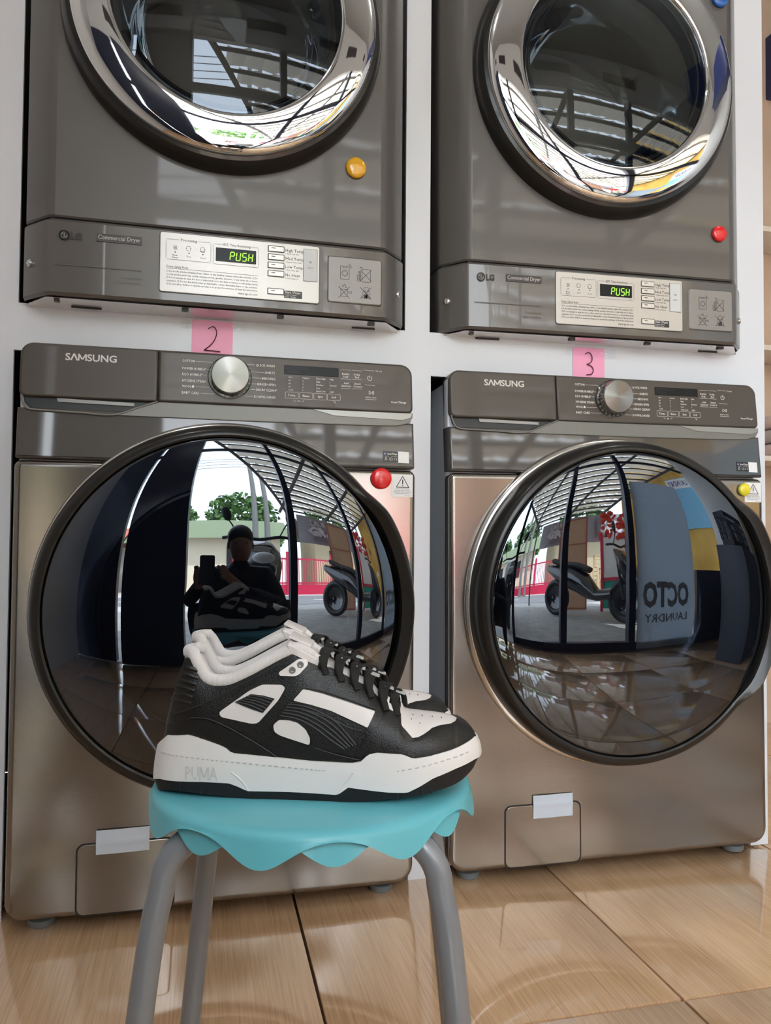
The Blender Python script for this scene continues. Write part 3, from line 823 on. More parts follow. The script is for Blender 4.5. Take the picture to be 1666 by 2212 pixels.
    line(bm, circle_pts(.5915, 1.1150, .0050, 12), .0006, y, None, True); line(bm, [(.5830,1.0990),(.5850,1.1110),(.5900,1.1130),(.5970,1.1120),(.5995,1.0990)], .0006, y, None, True)
    rect(bm, .5868, .5930, 1.0985, 1.1045, y); rect(bm, .5900, .5955, 1.1000, 1.1075, y)
    for x, z in ((.5905, 1.1410), (.5500, 1.1065), (.5905, 1.1080)):
        line(bm, [(x-.0105,z-.0105),(x+.0105,z+.0115)], .0008, y - .0001); line(bm, [(x-.0105,z+.0105),(x+.0105,z-.0105)], .0008, y - .0001)
    link('pictograms', bm, M_ink, pp, False)
    return root

dryer = make_dryer()
dryer.rotation_euler = (0, 0, .008)
tag(dryer, 'left grey commercial dryer with a chrome door ring and an amber magnet', 'dryer', 'commercial dryers in the wall')
dryer2 = copy_tree(dryer)
dryer2.location = (.760, .020, 0); dryer2.rotation_euler = (0, -.006, -.0237)
dryer2['label'] = 'right grey commercial dryer with a chrome door ring and a red magnet'
mtx = lambda o: Matrix.Translation(o.location) @ o.rotation_euler.to_matrix().to_4x4()
DM = [mtx(dryer), mtx(dryer2)]
# ================================================================ magnets, notes, tape
def magnet(M, x, z, r, m, label, y=-.0006):
    bm = B(); lathe(bm, 0, 0, [(r*.94, .0), (r, -.0015), (r, -.0040), (r*.97, -.0055), (r*.88, -.0070), (r*.62, -.0084), (r*.3, -.0091), (0, -.0093)], 40)
    o = link('round_magnet', bm, m); o.matrix_world = M @ Matrix.Translation((x, y, z))
    return tag(o, label, 'magnet', 'round magnets')
magnet(DM[0], .5705, 1.3420, .0192, M_amber, 'amber yellow round magnet on the left dryer, below its door')
magnet(DM[1], .5930, 1.2930, .0165, M_red, 'red round magnet on the right dryer, above its pictogram plate')
magnet(DM[1], .6010, 1.7960, .0185, M_blue, 'blue round magnet beside the right dryer door, cut by the top edge')
magnet(WM[0], .6220, .7660, .0195, M_red, 'large red round magnet on the left washer, beside its warning sticker')
magnet(WM[1], .6400, .7590, .0135, M_yellow, 'small lemon yellow round magnet on the right washer, beside its warning sticker')

def note(x0, x1, z0, z1, strokes, label, skew):
    bm = B()
    nx, nz = 10, 10
    g = [[bm.verts.new((x0 + (x1-x0)*i/nx + skew*(k/nz), WY - .0012 - .0016*abs(math.sin(i*1.7 + k*.8))*((1 - abs(2*i/nx-1))*.6 + .1) - (.002 if k == nz else 0), z0 + (z1-z0)*k/nz - .05*skew)) for k in range(nz+1)] for i in range(nx+1)]
    for i in range(nx):
        for k in range(nz): bm.faces.new((g[i][k], g[i+1][k], g[i+1][k+1], g[i][k+1]))
    o = link('pink_note', bm, M_pink); tag(o, label, 'note', 'pink paper notes')
    bm = B(); w = x1 - x0; h = z1 - z0
    for st in strokes:
        P = [(x0 + a*w, WY - .0042, z0 + b*h) for a, b in st]
        tube(bm, smooth_path(P, 5), .0010, 6)
    link('number', bm, M_pen, o)
    # clear tape over the note's top
    return o
note(.2785, .3525, .975, 1.0545, [[(.40,.80),(.50,.86),(.58,.82),(.61,.70),(.56,.55),(.46,.42),(.31,.30)], [(.31,.30),(.50,.295),(.70,.285)]], 'pink paper note with a handwritten 2 above the left washing machine', .001)
note(1.0425, 1.1145, .975, 1.0530, [[(.37,.83),(.46,.88),(.55,.84),(.59,.73),(.55,.62),(.42,.56)], [(.42,.56),(.54,.53),(.61,.46),(.62,.38),(.56,.30),(.41,.28)]], 'pink paper note with a handwritten 3 above the right washing machine', .0)
def clear_strip(x0, x1, z0, z1, label, seed):
    rnd = random.Random(seed); bm = B(); nx, nz = 26, 5
    g = [[bm.verts.new((x0 + (x1-x0)*i/nx, WY - .0052 - rnd.uniform(0, .0022), z0 + (z1-z0)*k/nz + rnd.uniform(-.001, .001))) for k in range(nz+1)] for i in range(nx+1)]
    for i in range(nx):
        for k in range(nz): bm.faces.new((g[i][k], g[i+1][k], g[i+1][k+1], g[i][k+1]))
    o = link('clear_tape', bm, M_clear, None, False); return tag(o, label, 'tape')
clear_strip(.262, .378, 1.0360, 1.0570, 'crinkled clear tape across the pink note above the left washing machine', 3)
clear_strip(1.026, 1.138, 1.0340, 1.0545, 'crinkled clear tape across the pink note above the right washing machine', 5)

def tape(M, x0, x1, z0, z1, zc, label, skew):
    bm = B(); nx, nz = 12, 14
    def yy(a, z):
        d = abs(z - zc) / .006
        return -.0030 - .0012 * math.exp(-d*d) - .0008 * math.sin(a*5)
    g = [[bm.verts.new((x0 + (x1-x0)*i/nx, yy(i/nx, z0 + (z1-z0)*k/nz), z0 + (z1-z0)*k/nz + skew*i/nx)) for k in range(nz+1)] for i in range(nx+1)]
    for i in range(nx):
        for k in range(nz): bm.faces.new((g[i][k], g[i+1][k], g[i+1][k+1], g[i][k+1]))
    o = link('tape_strip', bm, M_tape); o.matrix_world = M
    return tag(o, label, 'tape', 'frosted tape strips on the filter flaps')
tape(WM[0], .138, .2235, .1250, .1650, .1435, 'frosted tape strip over the filter flap of the left washing machine', .0005)
tape(WM[1], .1645, .2475, .1165, .1605, .1425, 'frosted tape strip over the filter flap of the right washing machine', .0)

# ================================================================ stool
M_teal = mat('turquoise_plastic', (.135,.50,.585), .38, coat=.05)
M_legp = mat('grey_powder_coat', (.235,.25,.275), .30, .12, coat=.3)
FA = YAW                                            # the stool and shoes face the camera's way
SC = Vector((CAM.x + _r.x * (-.0668) + math.sin(-YAW) * .737, CAM.y + _r.y * (-.0668) + math.cos(YAW) * .737, 0))
stool = empty('stool', SC, (0, 0, FA), 'turquoise plastic stool with a petal skirt and four grey tube legs, holding the sneakers', 'stool')
SEAT = .4345
def skirt(r0, r1, zt, zm, amp, ph, thick, name):
    bm = B(); N = 192; K = 12
    th0 = math.radians(ph)
    rows_o, rows_i = [], []
    for i in range(N):
        a = 2*PI*i/N                                # angle from the front (-y), positive to +x
        ze = zm - amp * math.cos(8*(a - th0)) * (1.0) - .0015*math.cos(16*(a - th0))
        def at(t, off):
            # quarter-round shoulder, then a flaring drop
            if t < .4:
                q = t/.4 * PI/2
                r, z = r0 + .012*math.sin(q), zt - .007*(1 - math.cos(q))
            else:
                u = (t - .4)/.6
                r, z = r0 + .012 + (r1 - r0 - .012)*u, zt - .007 + (ze - zt + .007)*u
            r += .0022*math.cos(8*(a - th0))*max(0, t - .3)
            return bm.verts.new(((r - off)*math.sin(a), -(r - off)*math.cos(a), z - (off if t < .4 else 0)))
        rows_o.append([at(k/K, 0) for k in range(K+1)]); rows_i.append([at(k/K, thick) for k in range(K+1)])
    for i in range(N):
        j = (i+1) % N
        for k in range(K):
            bm.faces.new((rows_o[i][k], rows_o[j][k], rows_o[j][k+1], rows_o[i][k+1]))
            bm.faces.new((rows_i[j][k], rows_i[i][k], rows_i[i][k+1], rows_i[j][k+1]))
        bm.faces.new((rows_o[i][K], rows_o[j][K], rows_i[j][K], rows_i[i][K]))
    if name == 'seat':
        for rows, flip, dz in ((rows_o, 1, -.0035), (rows_i, 0, -.0035)):
            prev = [r[0] for r in rows]
            for f in (.75, .45, .2):
                cur = [bm.verts.new((v.co.x*f, v.co.y*f, rows[0][0].co.z - .0)) for v in [r[0] for r in rows]]
                for i in range(N):
                    j = (i+1) % N; q = (prev[j], prev[i], cur[i], cur[j]); bm.faces.new(q if flip else tuple(reversed(q)))
                prev = cur
            bm.faces.new(prev)
    else:
        for i in range(N):
            j = (i+1) % N; bm.faces.new((rows_o[j][0], rows_o[i][0], rows_i[i][0], rows_i[j][0]))
    return link(name, bm, M_teal, stool, True, 50)
skirt(.136, .1505, SEAT, .4185, .0100, -10.5, .0028, 'seat')
skirt(.1315, .1455, SEAT - .0045, .4195, .0102, 12.0, .0024, 'petal_skirt')
for sx in (-1, 1):
    for sy in (-1, 1):
        bm = B()
        y0 = .100 * sy
        P = [(sx*.040, sy*.072, .4145), (sx*.066, sy*.080, .4130)]
        for k in range(7):
            a = PI/2 * k/6
            P.append((sx*(.078 + .036*math.sin(a)), y0*.86 + sy*.014*math.sin(a), .372 + .040*math.cos(a)))
        P += [(sx*.1215, sy*.1035, .33), (sx*.1330, sy*.112, .22), (sx*.1555, sy*.128, .004)]
        tube(bm, smooth_path(P, 4), .0109, 20)
        lg = link('leg', bm, M_legp, stool)
        bm = B(); c = Vector(P[-1]); lathe_z(bm, c.x, c.y, [(0, 0), (.0135, 0), (.0140, .004), (.0130, .028), (.0110, .030)], 20); link('rubber_foot', bm, M_gasket, lg)
# ================================================================ sneakers
M_leather = mat('black_tumbled_leather', (.010,.0097,.0093), .38, spec=.42)
add_noise(M_leather, nscale=800, detail=2, bump=.42, dist=.0010)
M_wleather = add_noise(mat('white_leather', (.74,.70,.68), .45), nscale=300, bump=.06, dist=.0006)
M_mid = add_noise(mat('white_rubber_midsole', (.76,.74,.73), .55), nscale=900, bump=.15, dist=.0004)
M_outs = add_noise(mat('black_rubber_outsole', (.016,.016,.018), .6, spec=.3), nscale=700, bump=.2, dist=.0004)
M_knit = mat('white_knit_lining', (.70,.67,.66), .9, sheen=.4)
def _knit():
    n, l, b = nodes(M_knit)
    tc = n.new('ShaderNodeTexCoord'); w = n.new('ShaderNodeTexWave'); w.inputs['Scale'].default_value = 260; w.inputs['Distortion'].default_value = .6
    bp = n.new('ShaderNodeBump'); bp.inputs['Strength'].default_value = .25; bp.inputs['Distance'].default_value = .0006
    l.new(tc.outputs['Object'], w.inputs['Vector']); l.new(w.outputs['Fac'], bp.inputs['Height']); l.new(bp.outputs['Normal'], b.inputs['Normal'])
_knit()
M_lace = add_noise(mat('black_lace', (.010,.010,.010), .85), nscale=900, bump=.3, dist=.0005)
M_thread = mat('dark_thread', (.020,.0195,.019), .55)
M_glint = mat('grey_mesh_print', (.48,.49,.48), .5)
M_hole = mat('grey_eyelet', (.20,.20,.20), .4)

def interp(tab, x):
    if x <= tab[0][0]: return tab[0][1]
    for (a, b), (c, d) in zip(tab, tab[1:]):
        if x <= c: return b + (d - b) * (x - a) / (c - a) if c > a else d
    return tab[-1][1]
def smooth_tab(tab, n=5):
    P = smooth_path([(x, 0, z) for x, z in tab], n)
    return [(p.x, p.z) for p in P]
WS = smooth_tab([(0,0),(.006,.0125),(.02,.0195),(.05,.0270),(.10,.0325),(.20,.0360),(.35,.0375),(.5,.0405),(.62,.0450),(.72,.0475),(.80,.0470),(.87,.0425),(.93,.0335),(.97,.0225),(.99,.0130),(1,0)], 3)
WU = smooth_tab([(0,0),(.008,.0110),(.025,.0175),(.06,.0245),(.12,.0295),(.22,.0325),(.35,.0340),(.5,.0370),(.62,.0410),(.72,.0435),(.80,.0430),(.87,.0385),(.93,.0295),(.97,.0195),(.99,.0110),(1,0)], 3)
# profile points were measured along the photographed side; (a, b) -> metres along the shoe and above the seat
def conv(a, b, k=.93):
    t = min(1, max(0, (a - 60) / 1562.0))
    d = .700 - k * interp(WS, t)
    u, v = 320 + .44418*a, 1320 + .44418*b
    return ((u - 833) / 1656.43 * d + .0668, .661 - (v - 1157) / 1656.43 * d - SEAT)
def curve(tab, k=.93, n=4):
    q = [conv(a, b, k) for a, b in tab]
    return smooth_tab(q, n) if n > 1 else q
zB = curve([(60,842),(120,860),(280,884),(520,906),(750,920),(900,920),(1050,916),(1200,903),(1400,868),(1530,818),(1600,752),(1622,700)], 1.0)
zB = [(x, max(0.0, z)) for x, z in zB]
zMB = curve([(60,790),(90,801),(130,812),(280,822),(410,829),(455,845),(500,866),(700,868),(925,880),(945,874),(985,845),(1100,860),(1180,868),(1270,868),(1330,838),(1400,793),(1500,747),(1590,700),(1622,672)], 1.0, 1)
zMT = curve([(60,640),(72,625),(98,604),(200,602),(290,627),(370,655),(395,668),(418,689),(600,705),(800,725),(1000,735),(1045,726),(1080,692),(1120,683),(1245,690),(1298,711),(1400,692),(1500,662),(1580,618),(1605,596),(1622,590)], 1.0, 1)
zT = curve([(102,600),(106,540),(128,450),(163,320),(185,262),(200,232),(215,226)], .5, 3) + curve([(222,232),(240,262),(262,302),(285,340),(312,356),(350,362),(400,357),(450,337),(500,313),(560,280),(620,248),(680,218),(725,205),(770,218),(805,240),(840,262),(900,285),(960,318),(1020,350),(1080,380)], .75, 3) + curve([(1130,402),(1180,422),(1225,443),(1262,478),(1330,488),(1400,494),(1470,503),(1520,520),(1560,548),(1588,585),(1600,608)], .15, 3)
zT.sort()
XH, XT = conv(101, 600, 0)[0], conv(1602, 600, 0)[0]
XS0, XS1 = conv(60, 700, 0)[0], conv(1622, 700, 0)[0]
ws = lambda x: interp(WS, min(1, max(0, (x - XS0)/(XS1 - XS0))))
wu = lambda x: interp(WU, min(1, max(0, (x - XH)/(XT - XH))))
X = lambda a: conv(a, 500, .8)[0]
CC = [(X(100), .30), (X(220), .34), (X(500), .42), (X(760), .60), (X(860), .70), (X(1100), .78), (X(1200), .90), (X(1262), 1.0), (X(1600), 1.0)]
cc = lambda x: interp(CC, x)
zb = lambda x: interp(zMT, x) - .006
zt = lambda x: interp(zT, x)
def ysurf(x, z):
    a, b = zb(x), zt(x)
    t = min(1, max(0, (z - a) / max(1e-4, b - a)))
    return wu(x) * math.sqrt(max(0.0, 1 - cc(x) * t**2.6))

def stations(x0, x1, n):
    return [x0 + (x1 - x0) * (.5 - .5*math.cos(PI*i/n))*.65 + (x1 - x0)*(i/n)*.35 for i in range(n+1)]

def make_shoe():
    root = empty('sneaker')
    # midsole and outsole: closed bands round the plan outline
    def band(lo, hi, out_lo, out_hi, bulge, name, m, n=110, rows=6, top=True):
        bm = B(); S = stations(XS0 + 1e-5, XS1 - 1e-5, n)
        loop = [(x, -ws(x)) for x in S] + [(x, ws(x)) for x in reversed(S[1:-1])]
        R = []
        for k in range(rows + 1):
            t = k/rows; row = []
            for x, y in loop:
                z = lo(x) + (hi(x) - lo(x))*t
                s = 1 + (out_lo + (out_hi - out_lo)*t + bulge*math.sin(PI*t))
                row.append(bm.verts.new((x * (1 + (s-1)*.5) if abs(x - (XS0+XS1)/2) > .1 else x, y*s, z)))
            R.append(row)
        N = len(loop)
        for a, b in zip(R, R[1:]):
            for i in range(N): bm.faces.new((a[i], a[(i+1)%N], b[(i+1)%N], b[i]))
        h = len(S)
        for row in (R[0], R[-1]):
            for i in range(h - 2):
                p, q = row[i], row[i+1]; c = row[(N - i) % N] if i else row[0]; d = row[N - 1 - i]
                vs = [p, q, d] if i == 0 else [p, q, d, c]
                bm.faces.new(vs)
            bm.faces.new((row[h-2], row[h-1], row[N - (h-2)]))
        return link(name, bm, m, root, True, 40)
    band(lambda x: interp(zB, x), lambda x: interp(zMB, x) + .0005, -.05, .0, .0, 'outsole', M_outs)
    mid = band(lambda x: interp(zMB, x), lambda x: interp(zMT, x), .012, -.035, .012, 'midsole', M_mid)
    bm = B()
    def on_mid(px, pz, off=.0006): return -ws(px)*1.018 - off
    vs = text(bm, 'PUMA', 0, 0, None, 1.0, 0, 'L', .008, 1)
    xa, za = conv(204, 808, 1.0); xb, zb2 = conv(358, 752, 1.0)
    W = max(v.co.x for v in vs)
    for v in vs:
        px, pz = xa + v.co.x/W*(xb - xa), za + v.co.z*(zb2 - za)
        v.co = Vector((px, on_mid(px, pz), pz))
    link('embossed_lettering', bm, mat('emboss_shade_white', (.60,.58,.57), .6), mid, False)  # flat letters, greyed to imitate the shade of embossing
    bm = B()
    pts = [conv(a, b, 1.0) for a, b in ((90,672),(140,690),(280,712),(420,726),(600,742),(780,757),(880,766))]
    P = smooth_path([(x, 0, z) for x, z in pts], 12)
    for p, q in zip(P[::2], P[1::2]):
        tube(bm, [(p.x, on_mid(p.x, p.z, -.0002), p.z), (q.x, on_mid(q.x, q.z, -.0002), q.z)], .0005, 5)
    P = smooth_path([(x, 0, z) for x, z in [conv(a, b, 1.0) for a, b in ((1220,765),(1340,742),(1460,706),(1570,662))]], 8)
    for p, q in zip(P[::2], P[1::2]): tube(bm, [(p.x, on_mid(p.x, p.z, -.0002), p.z), (q.x, on_mid(q.x, q.z, -.0002), q.z)], .0005, 5)
    link('groove_shade', bm, mat('shadow_white', (.55,.53,.52), .7), mid, False)['kind'] = 'stuff'  # grey dashes stand in for the shade in a dotted groove
    bm = B()                                         # chamfer ridge lines in the foam
    for L in (((420,775),(470,815),(505,862)), ((1012,775),(965,835),(930,876))):
        P = smooth_path([(x, 0, z) for x, z in [conv(a, b, 1.0) for a, b in L]], 6)
        tube(bm, [(p.x, on_mid(p.x, p.z, -.0006), p.z) for p in P], .0010, 6)
    link('foam_crease', bm, M_mid, mid)
    bm = B()
    for a, b in ((180,868),(280,884),(1225,900),(1340,880)):
        x, z = conv(a, b, 1.0); box(bm, x - .0007, x + .0007, -ws(x)*.985 - .0004, -ws(x)*.9, max(z, .0012), z + .010)
    link('tread_slot', bm, M_gasket, root, False)

    # upper: wall loft, split into black quarters, white toe, white lining
    NW = 16
    S = stations(XH + 2e-5, XT - 2e-5, 170)
    x_open0, x_open1, x_toe = X(216), X(742), X(1236)
    def wall(x, side):
        a, b, w, c = zb(x), zt(x), wu(x), cc(x)
        return [Vector((x, side * w * math.sqrt(max(0, 1 - c*(k/NW)**2.6)), a + (b - a)*k/NW)) for k in range(NW+1)]
    def loft(xs_, name, m, close_top):
        bm = B()
        rows = []
        for x in xs_:
            L = wall(x, -1); Rr = wall(x, 1)
            row = L[:]
            if close_top:
                lift = .006 * min(1, max(0, (X(1262) - x)/.03))
                for k in range(1, 6):
                    t = k/6; p = L[-1].lerp(Rr[-1], t); p.z += lift * math.sin(PI*t)*0.5; row.append(p)
            row += list(reversed(Rr))
            rows.append([bm.verts.new(p) for p in row])
        for a, b in zip(rows, rows[1:]):
            for i in range(len(a) - 1):
                if not close_top and i == NW: continue
                bm.faces.new((a[i], a[i+1], b[i+1], b[i]))
        return link(name, bm, m, root, True, 60)
    loft([x for x in S if x <= x_toe] + [x_toe], 'quarter_panels', M_leather, False)
    loft([x_toe] + [x for x in S if x > x_toe], 'toe_box', M_wleather, True)
    bm = B()                                         # heel closure above the open collar start
    xs_ = [x for x in S if x <= x_open0 + .002]
    rows = []
    for x in xs_:
        L, Rr = wall(x, -1)[-1], wall(x, 1)[-1]
        rows.append([bm.verts.new(L.lerp(Rr, k/6) + Vector((0, 0, .0015*math.sin(PI*k/6)))) for k in range(7)])
    for a, b in zip(rows, rows[1:]):
        for i in range(6): bm.faces.new((a[i], a[i+1], b[i+1], b[i]))
    link('heel_back', bm, M_leather, root)
    # tongue bed below the laces
    bm = B(); rows = []
    for x in [X(700) + (X(1250) - X(700))*i/40 for i in range(41)]:
        L, Rr = wall(x, -1)[-1], wall(x, 1)[-1]
        w = abs(L.y) + .001
        rows.append([bm.verts.new((x, -w + 2*w*k/10, L.z - .0035 + .0060*math.sin(PI*k/10))) for k in range(11)])
    for a, b in zip(rows, rows[1:]):
        for i in range(10): bm.faces.new((a[i], a[i+1], b[i+1], b[i]))
    link('tongue_bed', bm, M_wleather, root)
    # knit collar: padded roll round the opening plus the inside lining
    roll_t = curve([(205,207),(225,196),(250,195),(275,222),(300,262),(330,300),(370,322),(430,322),(500,292),(580,250),(650,205),(710,170),(760,150)], .62, 4)
    def roll_half(side):
        P = []
        for x in [x_open0 - .0075 + (X(835) - x_open0 + .0075)*i/44 for i in range(45)]:
            xx = max(x, XH + .003)
            zz = zt(max(x, x_open0))
            y = ysurf(max(x, x_open0 + .001), zz) - .0030
            if x < x_open0 + .004: y *= max(.0, min(1, (x - (x_open0 - .0075))/.0115))**.5
            P.append(Vector((x, side*y, zz + .0030)))
        return P
    L = roll_half(-1); Rr = roll_half(1)
    bm = B()
    rad = lambda i, n: .0058 * (1 if i < n - 8 else .55 + .45*(n - 1 - i)/8)
    path = list(reversed(Rr)) + L[1:]
    n = len(Rr)
    rr = [rad(n - 1 - i, n) for i in range(n)] + [rad(i, n) for i in range(1, n)]
    tube(bm, path, rr, 12)
    # lining surface: from each roll down to the insole
    rows = []
    for i in range(len(L)):
        x = L[i].x; a = L[i]; b = Rr[i]
        zi = .030 + .004*(x - x_open0)/.1
        w = abs(a.y) - .002
        row = []
        for k in range(9):
            t = k/8; row.append(bm.verts.new((x + .004*(1 - abs(i - 22)/22)*0, a.y + (.0035 + .004*t)*(1 if a.y < 0 else -1)*min(1, w/.01), a.z + .001 - (a.z - zi)*t)))
        for k in range(9):
            t = 1 - k/8; row.append(bm.verts.new((x, b.y - (.0035 + .004*t)*(1 if b.y > 0 else -1)*min(1, w/.01), b.z + .001 - (b.z - zi)*t)))
        rows.append(row)
    for a, b in zip(rows, rows[1:]):
        for i in range(len(a) - 1): bm.faces.new((a[i], a[i+1], b[i+1], b[i]))
    link('collar_lining', bm, M_knit, root, True, 70)
    # tongue standing up out of the throat
    bm = B(); rows = []
    tp = curve([(905,268),(860,238),(800,200),(745,170),(705,152),(690,158)], .15, 4)
    for i, (x, z) in enumerate(tp):
        t = i/(len(tp)-1); w = .020 + .007*min(1, t*1.6) - .006*max(0, t - .85)/.15
        th = .0075 * (1 if t < .9 else .6)
        rows.append([bm.verts.new((x + s*.0, w*math.sin(PI*(k/12 - .5)), z + .0028*math.cos(PI*(k/12-.5)) - (th if s else 0))) for s in (0,) for k in range(13)] + [bm.verts.new((x + .003, w*math.sin(PI*(.5 - k/12))*.96, z - th + .002*math.cos(PI*(.5-k/12)))) for k in range(13)])
    for a, b in zip(rows, rows[1:]):
        for i in range(26): bm.faces.new((a[i], a[(i+1)%26], b[(i+1)%26], b[i]))
    bm.faces.new(rows[0]); bm.faces.new(list(reversed(rows[-1])))
    tg = link('tongue', bm, M_wleather, root, True, 50)
    bm = B()
    (xa, za), (xb, zb3) = conv(725,150,.15), conv(775,172,.15)
    m = Matrix.Translation(((xa+xb)/2, 0, (za+zb3)/2 + .0035)) @ Matrix.Rotation(math.atan2(za - zb3, xb - xa), 4, 'Y')
    box(bm, -.011, .011, -.016, .016, -.001, .0015, .0012, mat=m)
    link('tongue_label', bm, M_wleather, tg)
    # mudguard round the toe
    zm = curve([(1160,402),(1195,425),(1222,452),(1232,520),(1240,562),(1258,590),(1290,604),(1320,601),(1350,588),(1390,566),(1430,556),(1480,551),(1510,543),(1530,530),(1550,522),(1575,545),(1596,590)], .75, 1)
    bm = B(); xs_ = [X(1168) + (XT + .0009 - X(1168))*(i/90)**.8 for i in range(91)]; rows = []
    for side in (-1, 1):
        rows = []
        for x in xs_:
            xx = min(x, XT - 2e-5); a = zb(xx) - .0005; b = min(interp(zm, xx), zt(xx) + .0002)
            row = []
            for k in range(13):
                z = a + (b - a)*k/12; y = ysurf(xx, z)
                o_ = .0014 if k < 12 else .0002
                row.append(bm.verts.new((x + (.0012 if xx > X(1500) else 0)*(o_/.0014), side*(y + o_), z + (.0012 if cc(xx) > .9 and z > zt(xx) - .008 else 0)*(o_/.0014))))
            rows.append(row)
        for p, q in zip(rows, rows[1:]):
            for k in range(12): bm.faces.new((p[k], p[k+1], q[k+1], q[k]) if side < 0 else (p[k+1], p[k], q[k], q[k+1]))
        if side < 0: nose = rows[-1]
        else:
            for k in range(12): bm.faces.new((nose[k], nose[k+1], rows[-1][k+1], rows[-1][k]))
    link('mudguard', bm, M_leather, root, True, 50)

    # appliques laid on the side walls
    def patch(poly, off, m, name, parent=None, cell=.006, k=.9, smooth=3, both=True, edge=.0004):
        P = [conv(a, b, k) for a, b in poly]
        bm0 = B()
        f = bm0.faces.new([bm0.verts.new((x, 0, z)) for x, z in P])
        xs2 = [p[0] for p in P]; zs2 = [p[1] for p in P]
        v = min(xs2) + cell
        while v < max(xs2): bmesh.ops.bisect_plane(bm0, geom=bm0.verts[:]+bm0.edges[:]+bm0.faces[:], plane_co=(v,0,0), plane_no=(1,0,0)); v += cell
        v = min(zs2) + cell
        while v < max(zs2): bmesh.ops.bisect_plane(bm0, geom=bm0.verts[:]+bm0.edges[:]+bm0.faces[:], plane_co=(0,0,v), plane_no=(0,0,1)); v += cell
        bm0.verts.index_update()
        base = [(w.co.x, w.co.z) for w in bm0.verts]; fs = [[w.index for w in f.verts] for f in bm0.faces]
        es = [(e.verts[0].index, e.verts[1].index) for e in bm0.edges if len(e.link_faces) == 1]
        bnd = {i for e in es for i in e}
        bm0.free()
        for side in ((-1, 1) if both else (-1,)):
            bm = B()
            top = [bm.verts.new((x, side*(ysurf(x, z) + off), z)) for x, z in base]
            low = {i: bm.verts.new((base[i][0], side*(ysurf(*base[i]) - .0008), base[i][1])) for i in bnd}
            for f in fs:
                try: bm.faces.new([top[i] for i in f])
                except ValueError: pass
            for a, b in es: bm.faces.new((top[a], top[b], low[b], low[a]))
            o = link(name, bm, m, parent or root, True, 40)
            if side < 0: first = o
        return first
    def rnd(poly, r=10):
        """Round a polygon's corners."""
        out = []; n = len(poly)
        for i in range(n):
            a, b, c = Vector(poly[i-1]), Vector(poly[i]), Vector(poly[(i+1) % n])
            q = min(r, (a-b).length*.45); s = min(r, (c-b).length*.45)
            p0 = b + (a-b).normalized()*q; p2 = b + (c-b).normalized()*s
            for t in (0, .33, .67, 1): out.append(tuple(p0*(1-t)**2 + b*2*t*(1-t) + p2*t*t))
        return out
    patch(rnd([(103,548),(160,536),(222,527),(300,530),(380,560),(460,600),(560,655),(640,706),(415,692),(370,660),(290,632),(200,606),(105,612)], 14), .0011, M_leather, 'heel_overlay')
    patch(rnd([(112,520),(240,478),(330,440),(430,400),(560,330),(690,262),(745,208),(690,212),(600,258),(500,322),(430,352),(330,368),(275,340),(225,250),(208,236),(170,320),(135,440)], 12), .0009, M_leather, 'heel_counter')
    patch(rnd([(700,500),(640,560),(590,585),(470,585),(330,530),(330,490),(480,385),(560,335),(650,330),(700,352),(745,330),(800,290),(845,300),(800,360)], 16), .0013, M_leather, 'strap_overlay')
    patch(rnd([(1120,560),(1200,445),(1240,470),(1240,560),(1300,620),(1200,700),(1080,690),(1012,700),(1060,620)], 12), .0014, M_leather, 'lace_cage')
    patch(rnd([(350,490),(500,378),(560,350),(672,350),(690,374),(655,440),(552,552),(515,554),(362,522)], 16), .0017, M_leather, 'window_frame')
    patch(rnd([(358,491),(503,388),(563,360),(660,360),(676,375),(644,432),(548,540),(518,543),(368,513)], 14), .0023, M_wleather, 'window_inlay')
    fb = patch([(436,442),(475,422),(512,404),(570,410),(626,424),(600,457),(572,490),(520,474),(470,456)], .0034, M_leather, 'ribbed_band')
    fm = patch(rnd([(648,512),(700,442),(740,438),(830,462),(920,495),(1010,540),(1078,562),(1040,640),(1010,695),(900,672),(812,650),(806,610),(780,565),(735,533),(690,522)], 8), .0016, M_leather, 'side_stripe')
    patch(rnd([(716,432),(762,380),(860,405),(980,445),(1112,490),(1076,560),(1000,527),(900,482),(800,452)], 7), .0022, M_wleather, 'upper_stripe_inlay')
    patch(rnd([(622,548),(650,524),(700,527),(740,538),(778,570),(800,612),(798,642),(720,618),(655,597),(628,580)], 10), .0022, M_wleather, 'lower_stripe_inlay')
    et = patch(rnd([(640,304),(735,240),(776,243),(781,268),(742,310),(722,319),(648,318)], 8), .0024, M_wleather, 'eyelet_tab')
    bm = B()
    for a, b in ((707,291),(745,266)):
        x, z = conv(a, b, .9); y = -ysurf(x, z) - .0030
        rows = lathe(bm, x, z, [(.0030, y + .001), (.0030, y - .0003), (.0018, y - .0003), (.0014, y + .0004), (0, y + .0004)], 16)
    link('eyelet', bm, M_hole, et)
    patch([(1163,477),(1176,443),(1184,444),(1180,468),(1196,476),(1203,456),(1209,458),(1206,492),(1198,499)], .0024, M_wleather, 'white_loop', cell=.004)
    # stitching ribs
    bm = B()
    def rib(pts, off, r):
        P = smooth_path([(x, 0, z) for x, z in [conv(a, b, .9) for a, b in pts]], 8)
        for side in (-1,): tube(bm, [(p.x, side*(ysurf(p.x, p.z) + off), p.z) for p in P], r, 6)
    for k in range(5):
        t = k/4
        rib([(505 - 62*t, 408 + 32*t), (560 - 50*t, 415 + 40*t), (618 - 44*t, 430 + 52*t)], .0036, .0009)
        rib([(694 - 38*t, 452 + 52*t), (760 - 20*t, 458 + 62*t), (850 - 30*t, 490 + 70*t), (930 - 40*t, 540 + 70*t), (1020 - 55*t, 640 + 20*t)], .0018, .0009)
    rib([(1050,575),(985,560),(905,520),(820,490),(740,470)], .0018, .0007)
